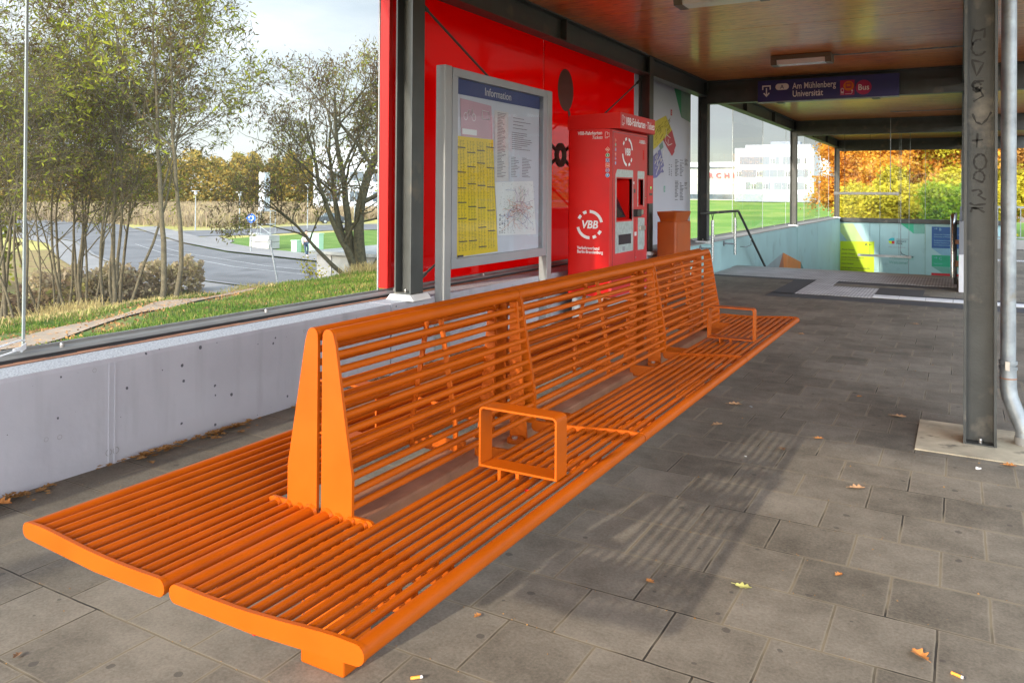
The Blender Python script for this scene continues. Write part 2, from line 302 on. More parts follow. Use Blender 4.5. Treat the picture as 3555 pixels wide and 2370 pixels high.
def paving():
    m, nt, out = new_mat('platform_slabs'); L = nt.links.new
    geo = N(nt, 'ShaderNodeNewGeometry'); mp = N(nt, 'ShaderNodeMapping'); mp.inputs['Location'].default_value = (.6216+.2832*40+.1416, -2.409+.297*40, 0)
    L(geo.outputs['Position'], mp.inputs['Vector'])
    # slight waviness of the joints
    nw = N(nt, 'ShaderNodeTexNoise'); nw.inputs['Scale'].default_value = 9; nw.inputs['Detail'].default_value = 3; L(geo.outputs['Position'], nw.inputs['Vector'])
    va = N(nt, 'ShaderNodeVectorMath', operation='SCALE'); L(nw.outputs['Color'], va.inputs[0]); va.inputs['Scale'].default_value = .006
    vb = N(nt, 'ShaderNodeVectorMath', operation='ADD'); L(mp.outputs[0], vb.inputs[0]); L(va.outputs[0], vb.inputs[1])
    def brick(ms, smooth):
        b = N(nt, 'ShaderNodeTexBrick'); b.offset = .5; b.offset_frequency = 2; b.squash = 1; L(vb.outputs[0], b.inputs['Vector'])
        b.inputs['Scale'].default_value = 1; b.inputs['Brick Width'].default_value = .2832; b.inputs['Row Height'].default_value = .297
        b.inputs['Mortar Size'].default_value = ms; b.inputs['Mortar Smooth'].default_value = smooth; return b
    b = brick(.0036, .15); b.inputs['Color1'].default_value = (0,0,0,1); b.inputs['Color2'].default_value = (1,1,1,1); b.inputs['Mortar'].default_value = (.5,.5,.5,1)
    bw = brick(.011, .9)
    n1 = N(nt, 'ShaderNodeTexNoise'); n1.inputs['Scale'].default_value = 1.1; n1.inputs['Detail'].default_value = 6; L(geo.outputs['Position'], n1.inputs['Vector'])
    n2 = N(nt, 'ShaderNodeTexNoise'); n2.inputs['Scale'].default_value = 95; n2.inputs['Detail'].default_value = 5; n2.inputs['Roughness'].default_value = .75; L(geo.outputs['Position'], n2.inputs['Vector'])
    # tone = .45*brick random + .35*large noise + .2*grain
    def mul(a, k):
        x = N(nt, 'ShaderNodeMath', operation='MULTIPLY'); L(a, x.inputs[0]); x.inputs[1].default_value = k; return x.outputs[0]
    def add(a, c):
        x = N(nt, 'ShaderNodeMath', operation='ADD'); L(a, x.inputs[0]); L(c, x.inputs[1]); return x.outputs[0]
    n5 = N(nt, 'ShaderNodeTexNoise'); n5.inputs['Scale'].default_value = 7; n5.inputs['Detail'].default_value = 8; n5.inputs['Roughness'].default_value = .7; L(geo.outputs['Position'], n5.inputs['Vector'])
    tone = add(add(add(mul(b.outputs['Color'], .08), mul(n1.outputs['Fac'], .34)), mul(n2.outputs['Fac'], .36)), mul(n5.outputs['Fac'], .34))
    c = ramp(nt, tone, [(.42, (.078,.067,.051)), (.54, (.150,.130,.100)), (.69, (.25,.220,.174))])
    # gum stains
    vo = N(nt, 'ShaderNodeTexVoronoi'); vo.voronoi_dimensions = '2D'; vo.inputs['Scale'].default_value = 5.0; vo.inputs['Randomness'].default_value = 1; L(geo.outputs['Position'], vo.inputs['Vector'])
    n3 = N(nt, 'ShaderNodeTexNoise'); n3.inputs['Scale'].default_value = 30; L(geo.outputs['Position'], n3.inputs['Vector'])
    dd = add(vo.outputs['Distance'], mul(n3.outputs['Fac'], .10))
    sep = N(nt, 'ShaderNodeSeparateColor'); L(vo.outputs['Color'], sep.inputs[0])
    th = N(nt, 'ShaderNodeMapRange'); L(sep.outputs[0], th.inputs['Value']); th.inputs['From Min'].default_value = .25; th.inputs['From Max'].default_value = 1; th.inputs['To Min'].default_value = .02; th.inputs['To Max'].default_value = .12
    lt = N(nt, 'ShaderNodeMath', operation='LESS_THAN'); L(dd, lt.inputs[0]); L(th.outputs[0], lt.inputs[1])
    st = N(nt, 'ShaderNodeMix', data_type='RGBA'); L(mul(lt.outputs[0], .6), st.inputs['Factor']); L(c, st.inputs['A']); st.inputs['B'].default_value = (.055,.048,.042,1)
    # pale dust along the joints, dark joint
    pd = N(nt, 'ShaderNodeMix', data_type='RGBA'); L(mul(mul(bw.outputs['Fac'], .5), 1), pd.inputs['Factor']); L(st.outputs['Result'], pd.inputs['A']); pd.inputs['B'].default_value = (.32,.275,.20,1)
    nj = N(nt, 'ShaderNodeTexNoise'); nj.inputs['Scale'].default_value = 2.2; nj.inputs['Detail'].default_value = 4; L(geo.outputs['Position'], nj.inputs['Vector'])
    jc = ramp(nt, nj.outputs['Fac'], [(.40, (.035,.03,.024)), (.52, (.20,.165,.11))])
    jo = N(nt, 'ShaderNodeMix', data_type='RGBA'); L(b.outputs['Fac'], jo.inputs['Factor']); L(pd.outputs['Result'], jo.inputs['A']); L(jc, jo.inputs['B'])
    p = N(nt, 'ShaderNodeBsdfPrincipled'); p.inputs['Roughness'].default_value = .72; p.inputs['Specular IOR Level'].default_value = .35; L(jo.outputs['Result'], p.inputs['Base Color'])
    hb = add(mul(b.outputs['Fac'], -1.0), mul(n2.outputs['Fac'], .22)); bu = N(nt, 'ShaderNodeBump'); bu.inputs['Strength'].default_value = .55; bu.inputs['Distance'].default_value = .004
    L(hb, bu.inputs['Height']); L(bu.outputs['Normal'], p.inputs['Normal']); L(p.outputs[0], out.inputs['Surface']); return m
M['paving'] = paving()

def concrete_wall():
    m, nt, out = new_mat('lavender_painted_concrete'); L = nt.links.new
    geo = N(nt, 'ShaderNodeNewGeometry')
    sp_ = N(nt, 'ShaderNodeSeparateXYZ'); L(geo.outputs['Position'], sp_.inputs[0]); cb = N(nt, 'ShaderNodeCombineXYZ'); L(sp_.outputs['Y'], cb.inputs['X']); L(sp_.outputs['Z'], cb.inputs['Y'])
    n1 = N(nt, 'ShaderNodeTexNoise'); n1.inputs['Scale'].default_value = 1.6; n1.inputs['Detail'].default_value = 6; L(geo.outputs['Position'], n1.inputs['Vector'])
    c = ramp(nt, n1.outputs['Fac'], [(.3, (.37,.36,.40)), (.7, (.48,.47,.51))])
    mst = N(nt, 'ShaderNodeMapping'); mst.inputs['Scale'].default_value = (1, 5.0, .5); L(geo.outputs['Position'], mst.inputs['Vector'])
    nst = N(nt, 'ShaderNodeTexNoise'); nst.inputs['Scale'].default_value = 1.7; nst.inputs['Detail'].default_value = 7; L(mst.outputs[0], nst.inputs['Vector'])
    fst = ramp(nt, nst.outputs['Fac'], [(.50, g3(0)), (.72, g3(.30))])
    # darker tone near the floor, fading upwards
    fz = N(nt, 'ShaderNodeMapRange'); L(sp_.outputs['Z'], fz.inputs['Value']); fz.inputs['From Min'].default_value = .0; fz.inputs['From Max'].default_value = .11; fz.inputs['To Min'].default_value = .55; fz.inputs['To Max'].default_value = 0
    fzn = N(nt, 'ShaderNodeMath', operation='MULTIPLY'); L(fz.outputs[0], fzn.inputs[0]); L(n1.outputs['Fac'], fzn.inputs[1])
    fa = N(nt, 'ShaderNodeMath', operation='MAXIMUM'); L(fst, fa.inputs[0]); L(fzn.outputs[0], fa.inputs[1])
    mg = N(nt, 'ShaderNodeMix', data_type='RGBA'); L(fa.outputs[0], mg.inputs['Factor']); L(c, mg.inputs['A']); mg.inputs['B'].default_value = (.20,.195,.20,1); c = mg.outputs['Result']
    vo = N(nt, 'ShaderNodeTexVoronoi'); vo.voronoi_dimensions = '2D'; vo.inputs['Scale'].default_value = 9.5; L(cb.outputs[0], vo.inputs['Vector'])
    n3 = N(nt, 'ShaderNodeTexNoise'); n3.inputs['Scale'].default_value = 28; n3.inputs['Detail'].default_value = 4; L(geo.outputs['Position'], n3.inputs['Vector'])
    ad = N(nt, 'ShaderNodeMath', operation='MULTIPLY_ADD'); L(n3.outputs['Fac'], ad.inputs[0]); ad.inputs[1].default_value = .20; L(vo.outputs['Distance'], ad.inputs[2])
    sep = N(nt, 'ShaderNodeSeparateColor'); L(vo.outputs['Color'], sep.inputs[0])
    th = N(nt, 'ShaderNodeMapRange'); L(sep.outputs[0], th.inputs['Value']); th.inputs['From Min'].default_value = .35; th.inputs['To Min'].default_value = .04; th.inputs['To Max'].default_value = .175
    lt = N(nt, 'ShaderNodeMath', operation='LESS_THAN'); L(ad.outputs[0], lt.inputs[0]); L(th.outputs[0], lt.inputs[1])
    mx = N(nt, 'ShaderNodeMix', data_type='RGBA'); L(lt.outputs[0], mx.inputs['Factor']); L(c, mx.inputs['A']); mx.inputs['B'].default_value = (.085,.085,.10,1)
    # top faces: bright, speckled
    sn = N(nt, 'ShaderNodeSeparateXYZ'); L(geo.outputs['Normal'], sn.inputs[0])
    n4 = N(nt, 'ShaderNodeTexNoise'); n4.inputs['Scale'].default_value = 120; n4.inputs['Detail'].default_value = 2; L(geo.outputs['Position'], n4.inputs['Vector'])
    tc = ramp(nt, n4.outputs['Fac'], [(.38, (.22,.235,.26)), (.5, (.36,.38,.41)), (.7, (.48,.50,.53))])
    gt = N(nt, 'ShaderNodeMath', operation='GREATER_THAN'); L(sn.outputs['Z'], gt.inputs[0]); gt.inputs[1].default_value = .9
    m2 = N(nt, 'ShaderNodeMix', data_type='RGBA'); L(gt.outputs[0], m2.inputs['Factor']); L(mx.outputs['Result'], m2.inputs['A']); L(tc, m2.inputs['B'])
    p = N(nt, 'ShaderNodeBsdfPrincipled'); p.inputs['Roughness'].default_value = .8; L(m2.outputs['Result'], p.inputs['Base Color'])
    inv = N(nt, 'ShaderNodeMath', operation='MULTIPLY_ADD'); L(lt.outputs[0], inv.inputs[0]); inv.inputs[1].default_value = -1; L(n3.outputs['Fac'], inv.inputs[2])
    bu = N(nt, 'ShaderNodeBump'); bu.inputs['Strength'].default_value = .35; bu.inputs['Distance'].default_value = .004; L(inv.outputs[0], bu.inputs['Height']); L(bu.outputs['Normal'], p.inputs['Normal'])
    L(p.outputs[0], out.inputs['Surface']); return m
M['wall'] = concrete_wall()

def wood():
    m, nt, out = new_mat('varnished_plywood_ceiling'); L = nt.links.new
    geo = N(nt, 'ShaderNodeNewGeometry'); mp = N(nt, 'ShaderNodeMapping'); mp.inputs['Scale'].default_value = (1.2, 14, 1); L(geo.outputs['Position'], mp.inputs['Vector'])
    n1 = N(nt, 'ShaderNodeTexNoise'); n1.inputs['Scale'].default_value = 2.5; n1.inputs['Detail'].default_value = 9; n1.inputs['Roughness'].default_value = .65; L(mp.outputs[0], n1.inputs['Vector'])
    n2 = N(nt, 'ShaderNodeTexNoise'); n2.inputs['Scale'].default_value = .7; n2.inputs['Detail'].default_value = 4; L(geo.outputs['Position'], n2.inputs['Vector'])
    ad = N(nt, 'ShaderNodeMath', operation='MULTIPLY_ADD'); L(n1.outputs['Fac'], ad.inputs[0]); ad.inputs[1].default_value = .75
    ml = N(nt, 'ShaderNodeMath', operation='MULTIPLY'); L(n2.outputs['Fac'], ml.inputs[0]); ml.inputs[1].default_value = .25; L(ml.outputs[0], ad.inputs[2])
    c = ramp(nt, ad.outputs[0], [(.33, (.42,.09,.018)), (.48, (.76,.23,.048)), (.62, (.92,.40,.11))])
    # streaky dark flecks
    mp2 = N(nt, 'ShaderNodeMapping'); mp2.inputs['Scale'].default_value = (9, 90, 1); L(geo.outputs['Position'], mp2.inputs['Vector'])
    n3 = N(nt, 'ShaderNodeTexNoise'); n3.inputs['Scale'].default_value = 1; n3.inputs['Detail'].default_value = 3; L(mp2.outputs[0], n3.inputs['Vector'])
    f = ramp(nt, n3.outputs['Fac'], [(.54, g3(0)), (.68, g3(.8))])
    mx = N(nt, 'ShaderNodeMix', data_type='RGBA'); L(f, mx.inputs['Factor']); L(c, mx.inputs['A']); mx.inputs['B'].default_value = (.09,.03,.012,1)
    p = N(nt, 'ShaderNodeBsdfPrincipled'); p.inputs['Roughness'].default_value = .30; p.inputs['Coat Weight'].default_value = .4; p.inputs['Coat Roughness'].default_value = .14; L(mx.outputs['Result'], p.inputs['Base Color'])
    L(p.outputs[0], out.inputs['Surface']); return m
M['wood'] = wood()

def tactile(name, base, scale, axis):
    m, nt, out = new_mat(name); L = nt.links.new
    geo = N(nt, 'ShaderNodeNewGeometry'); n1 = N(nt, 'ShaderNodeTexNoise'); n1.inputs['Scale'].default_value = 4; n1.inputs['Detail'].default_value = 6; L(geo.outputs['Position'], n1.inputs['Vector'])
    c = ramp(nt, n1.outputs['Fac'], [(.3, tuple(x*.8 for x in base)), (.7, tuple(x*1.12 for x in base))])
    w = N(nt, 'ShaderNodeTexWave'); w.bands_direction = axis; w.inputs['Scale'].default_value = scale; L(geo.outputs['Position'], w.inputs['Vector'])
    mx = N(nt, 'ShaderNodeMix', data_type='RGBA', blend_type='MULTIPLY'); mx.inputs['Factor'].default_value = .35; L(c, mx.inputs['A']); L(w.outputs['Color'], mx.inputs['B'])
    p = N(nt, 'ShaderNodeBsdfPrincipled'); p.inputs['Roughness'].default_value = .75; L(mx.outputs['Result'], p.inputs['Base Color'])
    b = N(nt, 'ShaderNodeBump'); b.inputs['Strength'].default_value = .6; b.inputs['Distance'].default_value = .006; L(w.outputs['Fac'], b.inputs['Height']); L(b.outputs['Normal'], p.inputs['Normal'])
    L(p.outputs[0], out.inputs['Surface']); return m
M['tactile'] = tactile('ribbed_white_tactile', (.56,.55,.55), 8, 'X'); M['tactile_d'] = mat('dark_slab', (.060,.061,.066), rough=.7, var=.15, scale=5, bump=.1, bscale=150); M['whiteline'] = mat('white_line_slab', (.72,.72,.72), rough=.7, var=.1, scale=4)

def ground_mat(name, stops, scale):
    m, nt, out = new_mat(name); L = nt.links.new
    geo = N(nt, 'ShaderNodeNewGeometry'); n1 = N(nt, 'ShaderNodeTexNoise'); n1.inputs['Scale'].default_value = scale; n1.inputs['Detail'].default_value = 9; n1.inputs['Roughness'].default_value = .65; L(geo.outputs['Position'], n1.inputs['Vector'])
    c = ramp(nt, n1.outputs['Fac'], stops); p = N(nt, 'ShaderNodeBsdfPrincipled'); p.inputs['Roughness'].default_value = .95; p.inputs['Specular IOR Level'].default_value = .1; L(c, p.inputs['Base Color'])
    b = N(nt, 'ShaderNodeBump'); b.inputs['Strength'].default_value = .5; b.inputs['Distance'].default_value = .08; L(n1.outputs['Fac'], b.inputs['Height']); L(b.outputs['Normal'], p.inputs['Normal'])
    L(p.outputs[0], out.inputs['Surface']); return m
M['g_near'] = ground_mat('mixed_turf', [(.34,(.05,.09,.018)),(.48,(.075,.12,.022)),(.58,(.16,.14,.05)),(.72,(.22,.15,.07))], .9)
M['g_wood'] = ground_mat('woodland_floor', [(.34,(.16,.11,.05)),(.5,(.24,.17,.08)),(.66,(.18,.19,.05))], 1.6)
M['g_field'] = ground_mat('green_field', [(.30,(.09,.18,.03)),(.50,(.14,.24,.045)),(.66,(.24,.28,.07)),(.78,(.28,.26,.12))], .06)
M['g_meadow'] = ground_mat('yellow_meadow', [(.34,(.27,.24,.07)),(.55,(.38,.33,.11)),(.72,(.42,.33,.17))], .15)
M['g_island'] = ground_mat('verge_grass', [(.34,(.085,.15,.03)),(.6,(.13,.20,.045)),(.75,(.22,.22,.09))], .6)
# ------------------------------------------------------------------ camera (level, shifted lens)
yaw, pitch, roll = .51519, .0062805, .0070217
fwd = Vector((-math.sin(yaw)*math.cos(pitch), math.cos(yaw)*math.cos(pitch), math.sin(pitch)))
rt = Vector((math.cos(yaw), math.sin(yaw), 0)); upv = rt.cross(fwd)
r2 = rt*math.cos(roll) + upv*math.sin(roll); u2 = -rt*math.sin(roll) + upv*math.cos(roll)
cam = bpy.data.cameras.new('camera'); co = bpy.data.objects.new('camera', cam); COL.objects.link(co)
co.matrix_world = Matrix(((r2.x,u2.x,-fwd.x,0),(r2.y,u2.y,-fwd.y,0),(r2.z,u2.z,-fwd.z,1.3),(0,0,0,1)))
cam.sensor_width = 36; cam.sensor_fit = 'HORIZONTAL'; cam.lens = 2753.5/3555*36; cam.shift_y = -(1185-648.13)/3555
cam.clip_start = .05; cam.clip_end = 6000; scene.camera = co

# ------------------------------------------------------------------ light
ELEV, SDIR = math.radians(20.9), Vector((.44, 2.58, -1)).normalized()
sun = bpy.data.lights.new('sun', 'SUN'); so = bpy.data.objects.new('sun', sun); COL.objects.link(so)
sun.energy = SUN_E; sun.angle = math.radians(1.1); sun.color = (1, .90, .76)
so.rotation_euler = SDIR.to_track_quat('-Z', 'Y').to_euler(); so.location = (-3, -10, 12)
w = bpy.data.worlds.new('World'); scene.world = w; w.use_nodes = True; nt = w.node_tree; nt.nodes.clear(); L = nt.links.new
out = nt.nodes.new('ShaderNodeOutputWorld'); bg = nt.nodes.new('ShaderNodeBackground')
sky = nt.nodes.new('ShaderNodeTexSky'); sky.sky_type = 'NISHITA'; sky.sun_disc = False; sky.sun_elevation = ELEV
sky.sun_rotation = math.atan2(-SDIR.x, -SDIR.y); sky.dust_density = 1.2; sky.air_density = 1.0
tc = nt.nodes.new('ShaderNodeTexCoord'); sx = nt.nodes.new('ShaderNodeSeparateXYZ'); L(tc.outputs['Generated'], sx.inputs[0])
# thin bright cloud cover over the physical sky
mp = nt.nodes.new('ShaderNodeMapping'); mp.inputs['Scale'].default_value = (1, 1, 3.2); L(tc.outputs['Generated'], mp.inputs['Vector'])
cn = nt.nodes.new('ShaderNodeTexNoise'); cn.inputs['Scale'].default_value = 2.0; cn.inputs['Detail'].default_value = 7; cn.inputs['Roughness'].default_value = .55; L(mp.outputs[0], cn.inputs['Vector'])
cf = ramp(nt, cn.outputs['Fac'], [(.38, g3(.45)), (.60, g3(.95))])
ccol = ramp(nt, sx.outputs['Z'], [(.0, (8.2, 8.5, 8.7)), (.25, (7.7, 8.3, 8.8)), (.8, (5.4, 6.5, 8.1))])
# a greyer cloud bank low beyond the stairs
gd = nt.nodes.new('ShaderNodeVectorMath'); gd.operation = 'DOT_PRODUCT'; L(tc.outputs['Generated'], gd.inputs[0]); gd.inputs[1].default_value = Vector((-.22, 1, .10)).normalized()
gm = nt.nodes.new('ShaderNodeMapRange'); gm.interpolation_type = 'SMOOTHSTEP'; L(gd.outputs['Value'], gm.inputs['Value']); gm.inputs['From Min'].default_value = .84; gm.inputs['From Max'].default_value = .985; gm.inputs['To Min'].default_value = 1; gm.inputs['To Max'].default_value = .50
gs = nt.nodes.new('ShaderNodeVectorMath'); gs.operation = 'SCALE'; L(ccol, gs.inputs[0]); L(gm.outputs['Result'], gs.inputs['Scale']); ccol = gs.outputs['Vector']
mix = nt.nodes.new('ShaderNodeMix'); mix.data_type = 'RGBA'; L(cf, mix.inputs['Factor']); L(sky.outputs[0], mix.inputs['A']); L(ccol, mix.inputs['B'])

# added fill light: the unseen sky behind the viewpoint is scaled brighter
nv = nt.nodes.new('ShaderNodeVectorMath'); nv.operation = 'DOT_PRODUCT'; L(tc.outputs['Generated'], nv.inputs[0]); nv.inputs[1].default_value = Vector((.36, -.88, .28)).normalized()
vr = nt.nodes.new('ShaderNodeMapRange'); vr.interpolation_type = 'SMOOTHSTEP'; L(nv.outputs['Value'], vr.inputs['Value']); vr.inputs['From Min'].default_value = -.35; vr.inputs['From Max'].default_value = .9; vr.inputs['To Min'].default_value = 1; vr.inputs['To Max'].default_value = SKY_FILL
vm = nt.nodes.new('ShaderNodeVectorMath'); vm.operation = 'SCALE'; L(mix.outputs['Result'], vm.inputs[0]); L(vr.outputs['Result'], vm.inputs['Scale'])
L(vm.outputs['Vector'], bg.inputs['Color']); bg.inputs['Strength'].default_value = SKY_S; L(bg.outputs[0], out.inputs['Surface'])
scene.view_settings.view_transform = 'Standard'; scene.view_settings.look = 'None'; scene.view_settings.exposure = 0; scene.view_settings.gamma = 1
scene.cycles.max_bounces = 10; scene.cycles.transparent_max_bounces = 24; scene.cycles.diffuse_bounces = 5; scene.cycles.use_denoising = True
scene.cycles.caustics_reflective = False; scene.cycles.caustics_refractive = False

# ------------------------------------------------------------------ platform floor with its stair opening
WX = -3.49
def S(name, mb, m): return tag(mb.build(name, m), kind='structure')
fl = MB()
for (x0,x1,y0,y1) in ((WX-.3, 7.0, -9, 14.30), (0.12, 7.0, 14.30, 22.6)): fl.box(x0,x1,y0,y1,-.35,0)
S('platform_floor', fl, M['paving'])
S('stair_nosing', MB().box(WX, -.03, 13.98, 14.36, 0.001, .012), M['nosing'])
t = MB()
t.box(WX+.02, -.05, 12.68, 13.97, .001, .008); t.box(-1.88, -1.58, 10.80, 12.68, .001, .008); t.box(-1.58, -.975, 10.86, 11.95, .001, .008)
S('tactile_paving', t, M['tactile'])
t = MB()
t.box(-2.17, -1.88, 10.72, 12.68, .001, .005); t.box(-3.45, -2.17, 12.50, 12.68, .001, .005); t.box(-2.17, 7, 10.40, 10.80, .001, .005)
t.box(-1.58, -.05, 12.36, 12.68, .001, .005); t.box(-.975, -.42, 11.28, 12.1, .001, .005); t.box(-.42, 7, 11.28, 11.42, .001, .005)
S('dark_contrast_slabs', t, M['tactile_d'])
t = MB()
for i in range(26): t.box(-.97+i*.2975, -.97+i*.2975+.292, 10.93, 11.22, .001, .007)
S('white_guide_line', t, M['whiteline'])
S('far_guide_line', MB().box(.3, 7, 18.4, 18.75, .001, .007), M['tactile'])
st = MB()
for k in range(28):
    y = 14.36 + k*.30
    st.box(WX+.002, -.03, y, y+.302, -.17*(k+1)-.25, -.17*(k+1)+.02)
st.box(WX+.002, -.03, 22.7, 28.3, -5.0, -4.6)
S('stairs', st, M['plinth'])

# ------------------------------------------------------------------ left parapet wall (three cast sections)
def wall_sec(y0, y1, zt, x0=-3.92):
    return MB().prism([(WX,-.3),(WX,zt-.022),(WX-.006,zt-.002),(x0,zt),(x0,-1.5),(WX-.2,-1.5)], 'y', y0, y1)
wa = wall_sec(-9, 4.44, .503); wb = wall_sec(4.455, 10.15, .503)
ra = wa.build('concrete_wall', M['wall']); tag(ra, 'lavender grey concrete parapet under the clear glass beside the bench', 'wall')
rb = wb.build('concrete_wall', M['wall']); tag(rb, 'pale grey concrete parapet under the red panels behind the showcase', 'wall')
g = MB()
for dy in (0, .030): g.box(WX, WX+.004, 2.322+dy, 2.330+dy, .0, .478)
o = g.build('joint_strip', M['wall']); o.parent = ra; o.location = Vector(o['_w']) - ra.location
for (py, pz, rr) in ((2.325,.06,.016),(2.362,.06,.016),(2.03,.20,.010),(2.09,.195,.011),(2.25,.46,.010),(3.6,.44,.010),(3.72,.445,.010)):
    h = MB(); ring_mb(h, (WX+.001, py, pz), rr*.82, rr, 0, 2*PI, (0,1,0), (0,0,1), n=16)
    o = h.build('formwork_mark', M['concrete_d']); o.parent = ra; o.location = Vector(o['_w']) - ra.location
rc = MB().prism([(WX,-5.2),(WX,.47),(WX-.02,.503),(-3.92,.503),(-3.92,-5.2)], 'y', 10.165, 28.3).build('painted_wall', M['turq'])
tag(rc, 'turquoise painted concrete wall along the left of the stairs', 'wall')
cap = MB().box(-3.93, WX+.004, 10.165, 28.3, .504, .522).build('coping', M['concrete']); cap.parent = rc; cap.location = Vector(cap['_w']) - rc.location
def onwallX(name, pts, m, par, x=WX+.002):
    o = MB().poly([(x, y, z) for y, z in pts]).build(name, m); o.parent = par; o.location = Vector(o['_w']) - Vector(par['_w']); return o
onwallX('painted_facet', [(18.58,-.03),(16.4,-.25),(15.9,-.62),(17.7,-.62)], M['grey_print'], rc)
onwallX('painted_facet', [(18.58,-.03),(17.7,-.62),(18.75,-.62)], M['brown_print'], rc)
onwallX('painted_facet', [(18.58,-.03),(18.75,-.62),(20.85,-.62),(20.87,-.41)], M['orange_print'], rc)
onwallX('painted_facet', [(20.87,-.41),(20.85,-.62),(21.3,-.62)], M['tealdark'], rc)
for y in (13.2, 15.8, 19.06, 20.35, 23.5, 26.2):
    o = MB().box(WX, WX+.003, y, y+.012, -4.5, .47).build('wall_joint', M['turq_d' if y == 20.35 else 'turq']); o.parent = rc; o.location = Vector(o['_w']) - rc.location

# back wall of the stair pit with printed panels
bw = thing('stair_end_wall', (-1.7, 28.3, -5), 'turquoise panelled wall at the far end of the stairs with campus directions', 'wall')
for (x0, x1) in ((WX, -2.295), (-2.285, -.99), (-.98, 1.2)): MB().box(x0, x1, 28.3, 28.42, -5, .37).build('wall_panel', M['turq'], bw)
MB().box(WX, 1.2, 28.22, 28.46, .375, .515, .01).build('top_rail', M['steel2'], bw)
YB = 28.297
def P(name, pts, m, dy=0): MB().poly([(x, YB-dy, z) for x, z in pts]).build(name, m, bw)
P('lime_block', [(-3.485,-.26),(-2.455,-.243),(-2.455,-4),(-3.485,-4)], M['lime'], .002)
P('lime_beam', [(-3.485,.33),(-3.09,.33),(-2.775,-.238),(-3.26,-.255),(-3.485,.05)], M['lime_pale'], .001)
P('green_facet', [(-1.693,.37),(-1.311,.37),(-1.31,.054)], M['g_print'], .001); P('teal_facet', [(-1.311,.37),(-1.31,.054),(-1.0,.06),(-1.0,.37)], M['turq_d'], .001)
P('blue_block', [(-.80,.29),(.95,.29),(.95,-.381),(-.80,-.381)], M['b_print'], .002); P('blue_beam', [(-.80,-.385),(-.1,-.385),(-.1,-.60),(-.52,-.60)], M['blue_pale'], .001)
P('green_block', [(-.798,-.602),(.95,-.602),(.95,-.96),(-.798,-.96)], M['g_print'], .002); P('red_block', [(-.808,-1.163),(.95,-1.163),(.95,-2.0),(-.808,-2.0)], M['red_print'], .002)
P('teal_beam', [(-.79,-.965),(-.1,-.965),(-.1,-1.155),(-.5,-1.155)], M['turq_d'], .001)
tx = MB(); R_, U_ = (1,0,0), (0,0,1)
def T(s, size, x, z, **k): text_mb(tx, s, size, (x, YB-.006, z), R_, U_, **k)
T('A', .13, -2.74, -.39, bold=.02)
for s_, z_ in (('-Planck-Campus',-.555),('unhofer-Campus',-.685),('unhofer-Konferenzzentrum',-.81),('vation-Campus',-1.012),('ndenburgisches Landeshauptarchiv',-1.145)): T(s_, .062, -3.45, z_, bold=.012)
for s_, z_ in (('unhofer Conference Center',-.885),('burg Main State Archive',-1.215)): T(s_, .052, -3.45, z_)
T('SCIENCE', .072, -1.80, -.235, bold=.01); T('PARK', .072, -1.80, -.305, bold=.01)
tx.box(-2.60,-2.53,YB-.006,YB-.004,-.355,-.345); tx.prism([(-2.61,-.35),(-2.58,-.32),(-2.57,-.33),(-2.59,-.35),(-2.57,-.37),(-2.58,-.38)],'y',YB-.006,YB-.004)
tx.build('lettering', M['ink'], bw)
tx = MB(); T('POTSDAM', .072, -1.80, -.165); T('We Live Science.', .074, -2.04, -.42); tx.build('lettering', M['ink_grey'], bw)
tx = MB(); T('Willkommen!', .13, -2.02, -.78, bold=.01); T('Welcome!', .13, -2.02, -.93, bold=.01); tx.build('lettering', M['turq_d'], bw)
tx = MB()
T('B', .12, -.60, .17, bold=.01); T('C', .12, -.60, -.74, bold=.01)
for z_ in (.23, -.68):
    tx.box(-.74,-.65,YB-.006,YB-.004,z_-.006,z_+.006); tx.prism([(-.64,z_),(-.67,z_+.03),(-.68,z_+.02),(-.66,z_),(-.68,z_-.02),(-.67,z_-.03)],'y',YB-.006,YB-.004)
T('Universität Potsdam Campus Golm', .055, -.74, .03, bold=.012); T('University of Potsdam', .055, -.74, -.04, bold=.01)
T('Studentenwohnheim', .055, -.74, -.16, bold=.012); T('Student Residence', .055, -.74, -.23, bold=.01); T('Karl-Liebknecht-Straße 24/25', .05, -.74, -.30, bold=.01); T('Supermarkt', .05, -.74, -.88)
tx.build('lettering', M['blue_pale'], bw)
lg = MB(); lc = (-1.94, YB-.004, -.20)
ring_mb(lg, lc, .0, .09, PI/2, PI, R_, U_, depth=.001); lg.build('logo_mark', M['cyan_print'], bw)
lg = MB(); ring_mb(lg, lc, .02, .095, PI, 1.5*PI, R_, U_, depth=.001); lg.build('logo_mark', M['lime'], bw)
MB().box(-1.94,-1.86,YB-.005,YB-.004,-.29,-.20).build('logo_mark', M['red_print'], bw); MB().box(-1.94,-1.86,YB-.005,YB-.004,-.20,-.10).build('logo_mark', M['cyan_print'], bw)

# right parapet of the stairs
rp = thing('stair_parapet', (.05, 20, -5), 'white low wall with grey upper band on the right side of the stairs', 'wall')
MB().box(-.025,.11,12.18,28.3,-5,.50,.004).build('wall_panel', M['white_paint'], rp); MB().box(-.02,.10,12.2,28.3,.503,.94).build('upper_panel', M['facade_g'], rp)

